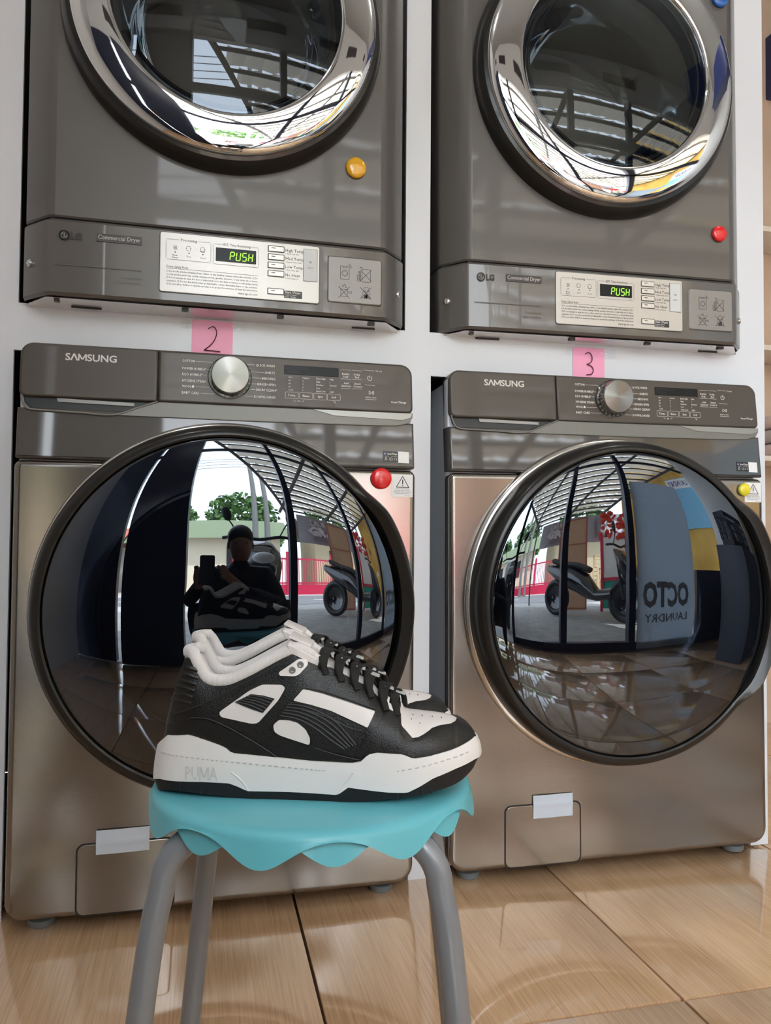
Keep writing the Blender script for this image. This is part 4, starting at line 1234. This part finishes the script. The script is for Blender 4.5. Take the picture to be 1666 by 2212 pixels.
    rib([(120,508),(240,468),(330,430),(450,370),(580,300),(690,236)], .0012, .0006)
    rib([(640,700),(560,648),(460,592),(380,552),(300,522),(222,518)], .0014, .0006)
    rib([(770,372),(870,396),(990,436),(1112,480)], .0012, .0007)
    rib([(820,655),(900,680),(1000,705),(1040,712)], .0010, .0006)
    link('stitching', bm, M_thread, root)['kind'] = 'stuff'
    bm = B()
    for k in range(1, 7):
        a, b = 152 + 10*k - 6*k, 255 + 30*k
        rib([(205 - 13*k, b - 6), (225 - 9*k, b), (262 - 6*k, b + 16)], .0004, .0020)
    link('heel_ridges', bm, M_leather, root)['kind'] = 'stuff'
    # laces: bars across the throat, then loops down each side
    lace = empty('laces'); lace.parent = root
    anchors = [(858,262),(935,305),(1010,345),(1080,382),(1150,412),(1205,436)]
    for i, (a, b) in enumerate(anchors):
        x, z = conv(a, b, .6); w = ysurf(x, zt(x)) + .004
        bm = B()
        for j in (0, 1):
            bm = B()
            x2 = x + (.0105 if j else -.0015)
            P = []
            for k in range(15):
                s = -1 + 2*k/14
                zz = zt(x + (x2 - x)*(s*.5 + .5)*(1 if j else 0)) + .0035 + .0070*(1 - s*s) + (.0012 if j else 0)
                P.append(Vector((x + (x2 - x)*(s*.5+.5 if j else .5), s*w, zz - .0060*max(0, abs(s) - .8)/.2)))
            tube(bm, P, .0036, 8, flat=.45)
            link('lace_bar', bm, M_lace, lace)
        for side in (-1, 1):
            bm = B()
            P = [(x - .001, side*(w - .004), zt(x) + .007), (x, side*(w + .001), zt(x) + .002), (x + .002, side*(ysurf(x, zt(x) - .004) + .0022), zt(x) - .004), (x + .003, side*(ysurf(x, zt(x) - .0075) + .0010), zt(x) - .0075)]
            tube(bm, smooth_path(P, 4), .0030, 8, flat=.5)
            link('lace_loop', bm, M_lace, lace)
    bm = B()
    for i, (a, b) in enumerate(anchors):
        x, z = conv(a, b, .4)
        m = Matrix.Translation((x + .0055, -.006, zt(x) + .0085)) @ Matrix.Rotation(.35, 4, 'Y')
        box(bm, -.0042, .0042, -.006, .006, -.0006, .0006, .0004, mat=m)
    link('tongue_print', bm, M_glint, tg, False)['kind'] = 'stuff'
    # toe perforations
    bm = B()
    for a, b in ((1300,512),(1345,522),(1395,520),(1290,535),(1330,548),(1440,516)):
        x, z = conv(a, b, .7); z = min(z, zt(x) - .001); y = ysurf(x, z)
        tube(bm, [(x, -y + .001, z - .0004), (x, -y - .0004, z + .0005)], .00042, 6)
    link('toe_perforations', bm, M_gasket, root)['kind'] = 'stuff'
    return root

near = make_shoe()
Rs = Matrix.Rotation(FA, 4, 'Z')
near.matrix_world = Matrix.Translation(SC) @ Rs @ Matrix.Translation((0, -.037, SEAT))
tag(near, 'black and white leather sneaker nearest the camera, standing on the turquoise stool', 'sneaker', 'pair of sneakers')
far = copy_tree(near)
far.matrix_world = Matrix.Translation(SC) @ Rs @ Matrix.Translation((-.0170, .0595, SEAT))
far['label'] = 'black and white leather sneaker standing behind the nearer one on the stool'
# ================================================================ outside the shop front (seen mirrored in the doors and chrome)
M_pave = add_noise(mat('grey_paving', (.16,.155,.15), .8), nscale=6, cols=((.22,.215,.205), (.32,.31,.29)))
M_curb = mat('pale_concrete', (.44,.42,.39), .85)
M_road = add_noise(mat('asphalt', (.16,.165,.17), .85), nscale=20, cols=((.13,.135,.14), (.20,.205,.21)))
M_tin = mat('awning_sheet', (.62,.57,.50), .5, .1)
def _tin():
    n, l, b = nodes(M_tin)
    t = n.new('ShaderNodeBsdfTranslucent'); t.inputs['Color'].default_value = (.62,.56,.47,1)
    mx = n.new('ShaderNodeMixShader'); mx.inputs[0].default_value = .22
    l.new(b.outputs[0], mx.inputs[1]); l.new(t.outputs[0], mx.inputs[2]); l.new(mx.outputs[0], n['Material Output'].inputs[0])
_tin()
M_purlin = mat('brown_purlin', (.055,.047,.042), .6)
M_ochre = add_noise(mat('ochre_wall', (.62,.37,.06), .7), nscale=2.5, cols=((.52,.30,.05), (.68,.43,.09)))
M_fence = mat('crimson_fence', (.50,.012,.055), .45)
M_leaf = add_noise(mat('tree_leaf', (.06,.15,.035), .6), nscale=3, cols=((.03,.085,.02), (.12,.24,.05)))
M_bark = mat('bark', (.10,.075,.05), .8)
M_wood = mat('raw_wood', (.58,.38,.19), .6)
M_cement = mat('cement_pole', (.17,.17,.16), .8)
M_banner = mat('banner_cloth', (.30,.28,.31), .8)
M_banner2 = mat('banner_print_pale', (.55,.52,.55), .8)
M_banner3 = mat('banner_print_dark', (.19,.155,.18), .8)
M_cloth = mat('black_clothing', (.010,.010,.012), .75)
M_skin = mat('skin', (.30,.17,.11), .5)
M_bike = mat('black_bike_paint', (.010,.010,.013), .12, coat=1.0)

def flat(name, x0, x1, y0, y1, z, m, zb=-.12):
    bm = B(); box(bm, x0, x1, y0, y1, zb, z); return tag(link(name, bm, m, None, False), kind='structure')
flat('pavement', -9, 13, -6.0, -2.06, -.03, M_pave)
flat('sunlit_curb_strip', -9, 13, -7.2, -6.0, -.04, M_curb)  # paler than the paving: a sunlit band put into the colour
flat('road', -9, 13, -11.0, -7.2, -.06, M_road)
flat('far_verge', -12, 18, -30, -11.0, -.05, M_curb)
bm = B()
for k in range(6): box(bm, -6 + 3*k, -4.6 + 3*k, -9.1, -9.0, -.0605, -.057)
tag(link('road_marking', bm, M_white, bpy.data.objects['road'], False), kind='stuff')

# awning: rafters, purlins and ribbed sheets
aw = empty('awning', (0, 0, 0), (0, 0, 0), 'brown ribbed sheet awning on steel rafters over the pavement outside', 'awning')
ya0, ya1 = -2.13, -6.4
az = lambda y: 2.72 + (y - ya0) * (2.72 - 2.02) / (ya0 - ya1)
ax0 = lambda y: .18 + (ya0 - y) * (1.75 - .18) / (ya0 - ya1)
for j in range(11):
    y0 = ya0 + (ya1 - ya0) * j / 11; y1 = ya0 + (ya1 - ya0) * (j + 1) / 11 - .006
    bm = B(); x = max(ax0(y0), ax0(y1)) - .05; X9 = 3.96; rows = []
    n = int((X9 - x) / .05)
    for y, dz in ((y0, .0), (y1, .03)):
        rows.append([bm.verts.new((x + (X9 - x)*i/n, y, az(y) + .05 + dz + (.018 if i % 4 < 1 else 0))) for i in range(n + 1)])
    for i in range(n): bm.faces.new((rows[0][i], rows[0][i+1], rows[1][i+1], rows[1][i]))
    link('ribbed_sheet', bm, M_tin, aw, False)
for j in range(12):
    y = ya0 + (ya1 - ya0) * j / 11
    bm = B(); box(bm, ax0(y) - .05, 3.96, y - .014, y + .014, az(y) - .005, az(y) + .035); link('purlin', bm, M_purlin, aw, False)
for x in (.2, 1.6, 2.8, 3.85):
    bm = B(); xe = 1.75 if x == .2 else x
    tube(bm, [(x, ya0, az(ya0) - .05), (xe, ya1, az(ya1) - .05)], .035, 8); link('rafter', bm, M_purlin, aw)
for x in (1.75, 3.85):
    bm = B(); tube(bm, [(x, ya1, -.03), (x, ya1, az(ya1))], .03, 8); link('awning_post', bm, M_purlin, aw)

# ochre side wall with a sign, garlands and boards
bm = B(); box(bm, 4.0, 4.15, -5.6, -2.06, -.03, 3.4); tag(link('wall_side', bm, M_ochre, None, False), kind='structure')
sg = empty('wall_sign', (3.985, -3.1, 1.75), (0, 0, -PI/2), 'pale blue laundry sign fixed on the ochre side wall', 'sign')
bm = B(); box(bm, -.45, .45, -.012, .012, -.55, .55); link('board', bm, mat('sky_blue_print', (.16,.42,.62), .5), sg, False)
bm = B(); rect(bm, -.45, .45, .25, .53, -.013); link('white_strip', bm, M_white, sg, False)
bm = B(); text(bm, 'LAUNDRY', 0, .32, .78, .15, -.015, 'C', .03, 1); link('sign_lettering', bm, mat('violet_ink', (.06,.05,.22), .5), sg, False)
def lean(name, x, y, w, h, rz, tilt, m, mf, label, cat):
    o = empty(name, (x, y, -.03), (tilt, 0, rz), label, cat)
    bm = B(); box(bm, -w/2, w/2, -.008, .008, 0, h); link('panel', bm, m, o, False)
    for a, b, c, d in ((-w/2, -w/2 + .03, 0, h), (w/2 - .03, w/2, 0, h), (-w/2, w/2, 0, .03), (-w/2, w/2, h - .03, h), (-w/2, w/2, h*.36, h*.36 + .02), (-w/2, w/2, h*.68, h*.68 + .02)):
        bm = B(); box(bm, a, b, -.022, .022, c, d); link('batten', bm, mf, o, False)
lean('leaning_board', 2.75, -5.5, .62, 1.75, .25, -.10, mat('tan_board', (.45,.27,.16), .6), mat('rust_batten', (.35,.10,.05), .6), 'tall tan board with rust battens leaning beside the ochre wall', 'board')
fl = empty('flower_board', (3.45, -5.0, -.03), (0, 0, .2), 'red and white flower board standing against the ochre wall', 'flower board')
bm = B(); box(bm, -.22, .22, -.02, .02, .55, 1.25); link('white_panel', bm, M_white, fl, False)
bm = B(); box(bm, -.26, -.21, -.03, .03, 0, 1.3); box(bm, .21, .26, -.03, .03, 0, 1.3); box(bm, -.26, .26, -.03, .03, .5, .56); link('red_frame', bm, M_fence, fl, False)
bm = B(); box(bm, -.2, .2, -.015, .015, .05, .5); link('green_cloth', bm, mat('sea_green_cloth', (.02,.33,.24), .8), fl, False)
bm = B()
for k in range(60):
    a = random.uniform(0, 2*PI); c = Vector((random.uniform(-.26,.26), random.uniform(-.05,.05), random.uniform(1.2,1.75)))
    bmesh.ops.create_icosphere(bm, subdivisions=1, radius=random.uniform(.03,.06), matrix=Matrix.Translation(c))
tag(link('red_flowers', bm, mat('flower_red', (.62,.05,.02), .7), fl), kind='stuff')

# banner hung below the eave, printed for the street side
bn = empty('banner', (1.95, -6.30, 1.28), (0, 0, 0), 'grey laundry banner hanging below the eave of the awning', 'banner')
bm = B(); nx = 20
for y, d in ((-.004, 1), (.004, -1)):
    rows = [[bm.verts.new((2.6*i/nx, y + .03*math.sin(i*.9), z)) for z in (0, .66)] for i in range(nx + 1)]
    for a, b in zip(rows, rows[1:]): bm.faces.new((a[0], b[0], b[1], a[1]))
link('cloth', bm, M_banner, bn)
for yy in (-.045, .045):
    bm = B(); text(bm, 'LAUNDRY', .32, .44, .85, .13, yy, 'L', .04, 1); text(bm, 'GRATIS', .22, .20, 1.2, .20, yy, 'L', .06, 1); text(bm, '50%', 1.78, .20, .58, .26, yy, 'L', .06, 1)
    link('banner_lettering', bm, M_banner2, bn, False)
bm = B()
for yy in (-.040, .040): rect(bm, 1.70, 2.45, .12, .56, yy); rect(bm, .35, 1.3, .07, .16, yy)
link('banner_patch', bm, M_banner3, bn, False)

# crimson fence across the road
fc = empty('fence', (0, -11.6, -.05), (0, 0, 0), 'crimson iron fence across the road', 'fence')
bm = B(); box(bm, .9, 4.6, -.03, .03, .0, .35); link('base_sheet', bm, M_fence, fc, False)
for z in (.38, 1.22):
    bm = B(); box(bm, .9, 4.6, -.02, .02, z, z + .05); link('rail', bm, M_fence, fc, False)
bar = B(); box(bar, -.012, .012, -.012, .012, .35, 1.3); b0 = link('bar', bar, M_fence, fc, False); b0.location.x = .95
for k in range(1, 37):
    o = b0.copy(); COL.objects.link(o); o.location.x = .95 + .1*k
for x in (.9, 2.75, 4.6):
    bm = B(); box(bm, x - .06, x + .06, -.06, .06, 0, 1.5); link('fence_post', bm, M_fence, fc, False)
# wooden stools stacked for sale
def wood_stool(x, y, z, label):
    o = empty('wooden_stool', (x, y, z), (0, 0, random.uniform(-.2, .2)), label, 'stool', 'raw wooden stools for sale')
    bm = B(); box(bm, -.17, .17, -.17, .17, .42, .45); link('seat', bm, M_wood, o, False)
    for a in (-.15, .15):
        for b in (-.15, .15):
            bm = B(); box(bm, a - .018, a + .018, b - .018, b + .018, 0, .42); link('leg', bm, M_wood, o, False)
    for a, c in ((-.15, .12), (.15, .12), (-.15, .28), (.15, .28)):
        bm = B(); box(bm, -.15, .15, a - .012, a + .012, c, c + .03); link('rung', bm, M_wood, o, False)
for i in range(5):
    for k in range(3 - (i % 2)):
        wood_stool(5.0 + .45*i, -11.5, -.05 + .45*k, 'raw wooden stool %s of the %s stack right of the crimson fence' % (('at the bottom', 'in the middle', 'on top')[k if i % 2 == 0 else (0, 2)[k]], ('first', 'second', 'third', 'fourth', 'last')[i]))
# houses
def house(x0, x1, y, h, mw, mr, label, ov=.5):
    o = empty('house', ((x0+x1)/2, y, -.05), (0, 0, 0), label, 'house'); w = (x1 - x0)/2
    bm = B(); box(bm, -w, w, -3, 0, 0, h); link('walls', bm, mw, o, False)
    bm = B(); vs = [bm.verts.new(p) for p in ((-w-ov,.6,h-.1),(w+ov,.6,h-.1),(w+ov,-1.5,h+1.0),(-w-ov,-1.5,h+1.0),(w+ov,-3.6,h-.1),(-w-ov,-3.6,h-.1))]
    bm.faces.new((vs[0],vs[1],vs[2],vs[3])); bm.faces.new((vs[3],vs[2],vs[4],vs[5])); link('roof', bm, mr, o, False)
    for x in (-w*.5, w*.4):
        bm = B(); box(bm, x - .4, x + .4, -.02, .03, .9, 1.9); link('window', bm, M_black, o, False)
house(-3.2, 3.0, -14.5, 2.3, mat('house_cream', (.72,.64,.48), .8), mat('green_roof', (.16,.20,.11), .7), 'cream house with a mossy green roof behind the fence')
house(4.6, 9.5, -14.2, 2.6, mat('house_ochre', (.50,.42,.27), .8), mat('grey_roof', (.22,.20,.18), .7), 'open fronted shop house with a grey roof behind the wooden stools')
house(-9.5, -4.2, -14.0, 2.2, M_white, mat('red_roof', (.42,.12,.07), .7), 'white house with a red tiled roof at the far left')
# trees
def tree(x, y, h, r, label, n=900):
    o = empty('tree', (x, y, -.05), (0, 0, 0), label, 'tree', 'trees behind the houses')
    bm = B(); tube(bm, [(0, 0, 0), (.05, .02, h*.4), (-.05, 0, h*.75)], [.16, .12, .06], 8); link('trunk', bm, M_bark, o)
    bm = B(); rnd = random.Random(int(x*10))
    for k in range(n):
        d = Vector((rnd.gauss(0,1), rnd.gauss(0,1), rnd.gauss(0,1))).normalized() * r * rnd.uniform(.55, 1.0)
        c = Vector((d.x*1.1, d.y*.8, h*.72 + d.z*.75)); s = rnd.uniform(.12, .26)
        q = Quaternion((rnd.gauss(0,1), rnd.gauss(0,1), rnd.gauss(0,1), rnd.gauss(0,1))).normalized()
        vs = [bm.verts.new(c + q @ Vector(p)*s) for p in ((-1,-.5,0),(0,-.7,.2),(1,0,0),(0,.7,.2),(-1,.5,0))]
        bm.faces.new(vs)
    tag(link('foliage', bm, M_leaf, o, False), kind='stuff')
tree(1.9, -21.5, 6.6, 2.2, 'round leafy tree behind the cream house'); tree(3.8, -27, 5.4, 1.7, 'smaller leafy tree between the two houses')
tree(-2.9, -21.0, 6.0, 1.9, 'leafy tree at the left end of the cream house'); tree(8.8, -22, 6.8, 2.3, 'broad leafy tree behind the shop house')
# utility poles and wires
ul = empty('utility_line', (0, -10.9, -.05), (0, 0, 0), 'row of cement utility poles carrying overhead wires along the road', 'utility line')
for x, h in ((1.55, 7.0), (1.95, 6.6), (6.9, 7.0)):
    bm = B(); tube(bm, [(x, 0, 0), (x, 0, h)], [.11, .075], 12); link('pole', bm, M_cement, ul)
for k in range(4):
    bm = B(); z = 5.6 + .3*k
    tube(bm, [(-9 + i*.6, 0, z - .25*math.sin(PI*((i*.6 + 5.25) % 5.3)/5.3)) for i in range(36)], .018, 5)
    link('wire', bm, M_black, ul)

# ---------------------------------------------------------------- parked scooters
def scooter(x, y, rz, label):
    o = empty('scooter', (x, y, -.03), (0, 0, rz), label, 'scooter', 'black scooters outside')
    for yy in (-.02, 1.24):                          # front wheel at y=0, tail behind
        bm = B(); tube(bm, [(0, yy + .23*math.cos(a*PI/14), .29 + .23*math.sin(a*PI/14)) for a in range(28)], .052, 10, closed=True); w = link('tyre', bm, M_gasket, o)
        bm = B(); m = Matrix.Translation((0, yy, .29)) @ Matrix.Rotation(PI/2, 4, 'Z'); lathe(bm, 0, 0, [(.19, -.02), (.17, .0), (.05, .03), (0, .03)], 24)
        for v in bm.verts: v.co = m @ v.co
        link('wheel_rim', bm, M_bike, w)
    bm = B()
    prof = [(.00,.50,.10,.16),(.05,.60,.17,.17),(.10,.72,.20,.16),(.16,.84,.19,.13),(.22,.93,.13,.09)]
    rows = []
    for yy, z, w, h in prof: rows.append([bm.verts.new((w*math.cos(2*PI*k/16), yy - .12 + h*.9*math.sin(2*PI*k/16), z + h*.35*math.sin(2*PI*k/16))) for k in range(16)])
    for a, b in zip(rows, rows[1:]):
        for k in range(16): bm.faces.new((a[k], a[(k+1)%16], b[(k+1)%16], b[k]))
    bm.faces.new(rows[0]); bm.faces.new(list(reversed(rows[-1]))); link('front_fairing', bm, M_bike, o)
    bm = B(); rows = []
    for yy, z, w, h in ((.18,.36,.12,.08),(.45,.34,.14,.08),(.62,.46,.15,.18),(.85,.56,.16,.18),(1.15,.64,.14,.14),(1.45,.76,.07,.06)):
        rows.append([bm.verts.new((w*math.cos(2*PI*k/16), yy, z + h*math.sin(2*PI*k/16))) for k in range(16)])
    for a, b in zip(rows, rows[1:]):
        for k in range(16): bm.faces.new((a[k], a[(k+1)%16], b[(k+1)%16], b[k]))
    bm.faces.new(rows[0]); bm.faces.new(list(reversed(rows[-1]))); link('body', bm, M_bike, o)
    bm = B(); tube(bm, smooth_path([(0,.58,.68),(0,.8,.76),(0,1.1,.80),(0,1.35,.88)], 4), [.09]*12 + [.05], 10, flat=.5); link('saddle', bm, M_gasket, o)
    bm = B(); tube(bm, smooth_path([(-.34,.14,.99),(-.2,.10,1.0),(0,.08,.97),(.2,.10,1.0),(.34,.14,.99)], 4), .016, 8); link('handlebar', bm, M_gasket, o)
    for s in (-1, 1):
        bm = B(); tube(bm, smooth_path([(s*.20,.10,1.0),(s*.25,.05,1.10),(s*.30,.03,1.17)], 4), .007, 6); mm = link('mirror_stem', bm, M_gasket, o)
        bm = B(); bmesh.ops.create_uvsphere(bm, u_segments=16, v_segments=8, radius=1, matrix=Matrix.Translation((s*.31,.03,1.22)) @ Matrix.Rotation(s*.3, 4, 'Y') @ Matrix.Diagonal((.045,.02,.08,1))); link('mirror', bm, M_gasket, mm)
        bm = B(); tube(bm, [(s*.07,.10,.75),(s*.07,-.01,.30)], .02, 8); link('fork', bm, M_gasket, o)
    bm = B(); rows = [[bm.verts.new((w*math.sin(t), -.10 + .05*(1-math.cos(t)) + .12*(z - .95)/.3, z)) for t in [-1 + .2*k for k in range(11)]] for z, w in ((.93,.14),(1.03,.17),(1.14,.15),(1.20,.10))]
    for a, b in zip(rows, rows[1:]):
        for k in range(10): bm.faces.new((a[k], a[k+1], b[k+1], b[k]))
    link('windshield', bm, M_clear, o)
    bm = B(); bmesh.ops.create_uvsphere(bm, u_segments=12, v_segments=8, radius=1, matrix=Matrix.Translation((0,-.22,.78)) @ Matrix.Diagonal((.10,.03,.05,1))); link('headlamp', bm, M_sticker, o)
scooter(.72, -2.75, PI, 'black scooter parked behind the crouching person, facing the shop')
scooter(2.95, -3.6, PI - .7, 'black scooter parked in front of the ochre wall')

# ---------------------------------------------------------------- photographer crouching in the doorway
ph = empty('phone', CAM, (PITCH, 0, YAW), 'black smartphone held up by the crouching person', 'phone')
bm = B(); slab(bm, rrect(-.055, .021, -.118, .042, .009), -.019, -.010, .001); 
link('phone_body', bm, mat('phone_black', (.02,.02,.022), .2, coat=.6), ph)
bm = B(); slab(bm, rrect(-.050, .016, -.110, .034, .004), -.0196, -.0190); link('phone_screen', bm, M_display, ph, False)
pe = empty('person', (.47, -1.76, 0), (0, 0, 0), 'person in black clothes crouching in the doorway, holding up a phone', 'person')
def skin(name, pts, edges, m, root=0):
    me = bpy.data.meshes.new(name); me.from_pydata([p[:3] for p in pts], edges, [])
    me.materials.append(m)
    o = bpy.data.objects.new(name, me); COL.objects.link(o); o.parent = pe
    o.modifiers.new('skin', 'SKIN').use_smooth_shade = True
    for v, p in zip(me.skin_vertices[0].data, pts):
        r = p[3]; v.radius = r if isinstance(r, tuple) else (r, r)
    for i, v in enumerate(me.skin_vertices[0].data): v.use_root = (i == root)
    s = o.modifiers.new('smooth', 'SUBSURF'); s.levels = 1; s.render_levels = 1
    return o
# in the person's frame: origin between the feet, facing +y
pl = [(0,-.10,.26,(.15,.12)), (0,-.06,.40,(.145,.105)), (0,.0,.54,(.165,.105)), (.0,.03,.62,(.10,.08)), (.0,.05,.67,.052), (0,.055,.70,.05),
      (.17,.02,.60,.062), (.24,.14,.42,.048), (.02,.29,.50,.036), (-.17,.02,.60,.062), (-.30,.12,.44,.048), (-.225,.31,.52,.036),
      (.12,-.06,.24,.095), (.24,.22,.44,.075), (.20,.00,.12,.052), (.20,-.02,.055,.046), (.22,.13,.035,.034),
      (-.12,-.06,.24,.095), (-.24,.24,.42,.075), (-.20,.02,.12,.052), (-.20,.0,.055,.046), (-.22,.15,.035,.034)]
ed = [(0,1),(1,2),(2,3),(3,4),(4,5),(2,6),(6,7),(7,8),(2,9),(9,10),(10,11),(0,12),(12,13),(13,14),(14,15),(15,16),(0,17),(17,18),(18,19),(19,20),(20,21)]
skin('body', pl, ed, M_cloth)
bm = B()                                              # head
rows = []
for k in range(13):
    t = k/12; z = .685 + .215*t
    wx = .070*math.sin(PI*min(1, .14 + .84*t))**.6; wy = .090*math.sin(PI*min(1, .12 + .86*t))**.6
    rows.append([bm.verts.new((wx*math.cos(2*PI*i/20), .065 + wy*math.sin(2*PI*i/20) + (.012*math.exp(-((i-5)/1.0)**2)*math.exp(-((t-.42)/.10)**2)), z)) for i in range(20)])
for a, b in zip(rows, rows[1:]):
    for i in range(20): bm.faces.new((a[i], a[(i+1)%20], b[(i+1)%20], b[i]))
bm.faces.new(rows[0]); bm.faces.new(rows[-1]); hd = link('head', bm, M_skin, pe)
bm = B(); bmesh.ops.create_uvsphere(bm, u_segments=20, v_segments=10, radius=1, matrix=Matrix.Translation((0,.050,.835)) @ Matrix.Diagonal((.080,.098,.082,1))); link('hair', bm, mat('black_hair', (.008,.007,.006), .5), hd)
for s in (-1, 1):
    bm = B(); bmesh.ops.create_uvsphere(bm, u_segments=10, v_segments=6, radius=.011, matrix=Matrix.Translation((s*.028,.140,.790))); link('eye', bm, mat('eye_dark', (.06,.04,.03), .3), hd)
    bm = B(); bmesh.ops.create_uvsphere(bm, u_segments=10, v_segments=6, radius=1, matrix=Matrix.Translation((s*.072,.06,.785)) @ Matrix.Diagonal((.010,.018,.028,1))); link('ear', bm, M_skin, hd)
bm = B(); tube(bm, [(-.022,.146,.738),(0,.152,.736),(.022,.146,.738)], .004, 6); link('mouth', bm, mat('lips', (.25,.10,.09), .5), hd)
# hands on both sides of the phone
def hand_mesh(s):
    base = Vector((.02, .29, .50)) if s > 0 else Vector((-.225, .31, .52))
    pm_ = pe.location; tgt = ph.location + Vector((.010, -.012, -.055)) + Vector((.062*s - .017, -.014, 0)) - pm_
    d = (tgt - base); L = d.length; d.normalize()
    pts = [(*base, .026), (*(base + d*L*.6), .026), (*tgt, .024)]; e = [(0,1),(1,2)]
    for k, (dz, ln) in enumerate(((.030,.85), (.010,1.0), (-.010,.95), (-.028,.75))):
        i = len(pts); a = tgt + Vector((.008*s, .012, dz)); b = a + Vector((.004*s, .026*ln, .004)); c = b + Vector((-.022*s*ln, .008, .002))
        pts += [(*a, .0095), (*b, .0085), (*c, .0075)]; e += [(2,i),(i,i+1),(i+1,i+2)]
    i = len(pts); a = tgt + Vector((-.004*s, -.012, .02)); b = a + Vector((-.020*s, -.010, .022)); pts += [(*a,.011),(*b,.009)]; e += [(2,i),(i,i+1)]
    skin('hand', pts, e, M_skin)
hand_mesh(1); hand_mesh(-1)

# ---------------------------------------------------------------- right side of the shop
fp = empty('frosted_pane', (0, 0, 0), (0, 0, 0), 'frosted glass pane with grey lettering in the shop front, right of the doorway', 'glass pane')
M_frost = bpy.data.materials.new('frosted_glass'); M_frost.use_nodes = True
_n, _l = M_frost.node_tree.nodes, M_frost.node_tree.links
_t = _n.new('ShaderNodeBsdfTranslucent'); _t.inputs['Color'].default_value = (.74,.84,.94,1)
_mx = _n.new('ShaderNodeMixShader'); _mx.inputs[0].default_value = .65
_n['Principled BSDF'].inputs['Base Color'].default_value = (.62,.70,.80,1); _n['Principled BSDF'].inputs['Roughness'].default_value = .5
_l.new(_n['Principled BSDF'].outputs[0], _mx.inputs[1]); _l.new(_t.outputs[0], _mx.inputs[2]); _l.new(_mx.outputs[0], _n['Material Output'].inputs[0])
bm = B(); box(bm, 2.19, 2.80, FRONT + .036, FRONT + .042, .012, 1.50); link('pane', bm, M_frost, fp, False)
bm = B(); yy = FRONT + .046
vs = text(bm, 'OCTO', 2.48, .34, .50, .17, yy, 'C', .05, 2, None, True); text(bm, 'LAUNDRY', 2.48, .22, .46, .06, yy, 'C', .02, 1, None, True)
link('pane_lettering', bm, mat('grey_vinyl', (.30,.34,.39), .6), fp, False)
cab = empty('low_cabinet', (2.94, -1.10, 0), (0, 0, 0), 'dark low cabinet under the black basket at the right of the shop', 'cabinet')
bm = B(); box(bm, -.35, .35, -.25, .25, .0, .80, .006); link('carcass', bm, mat('charcoal_board', (.045,.055,.08), .5), cab)
for s in (-1, 1):
    bm = B(); box(bm, s*.17 - .165, s*.17 + .165, -.262, -.248, .02, .78, .003); dr = link('door', bm, mat('charcoal_board', (.045,.055,.08), .5), cab)
    bm = B(); tube(bm, [(s*.03, -.275, .5), (s*.03, -.275, .62)], .006, 8); link('handle', bm, M_screw, dr)
bk = empty('laundry_basket', (2.86, -1.10, .80), (0, 0, .3), 'black slotted plastic basket standing on the dark low cabinet', 'basket')
M_bask = mat('black_plastic', (.03,.03,.032), .4)
bm = B(); box(bm, -.22, .22, -.16, .16, 0, .012); link('basket_floor', bm, M_bask, bk, False)
for (x0, x1, y0, y1) in ((-.22, .22, -.16, -.152), (-.22, .22, .152, .16), (-.22, -.212, -.16, .16), (.212, .22, -.16, .16)):
    bm = B(); box(bm, x0, x1, y0, y1, .0, .05); box(bm, x0, x1, y0, y1, .25, .30); box(bm, x0, x1, y0, y1, .115, .125); box(bm, x0, x1, y0, y1, .185, .195)
    along = x1 - x0 > y1 - y0; n = 14 if along else 10
    for k in range(n + 1):
        if along: c = x0 + (x1 - x0)*k/n; box(bm, c - .007, c + .007, y0, y1, .05, .25)
        else: c = y0 + (y1 - y0)*k/n; box(bm, x0, x1, c - .007, c + .007, .05, .25)
    link('slotted_side', bm, M_bask, bk, False)
# ceiling lamps
M_bulb = mat('lamp_glow', (.9,.9,.9), .4, emit=((1.0, .95, .90), 95.0))
for x, y, lab in ((-.10, -.70, 'round white ceiling lamp above the left machines'), (1.9, -.70, 'round white ceiling lamp above the right machines')):
    o = empty('ceiling_lamp', (x, y, 2.9), (0, 0, 0), lab, 'lamp', 'ceiling lamps')
    bm = B(); lathe_z(bm, 0, 0, [(.055, 0), (.055, -.03), (.045, -.04), (0, -.04)], 20); link('lamp_base', bm, M_white, o)
    bm = B(); lathe_z(bm, 0, 0, [(.030, -.04), (.050, -.07), (.052, -.10), (.035, -.13), (0, -.14)], 20); link('bulb', bm, M_bulb, o)
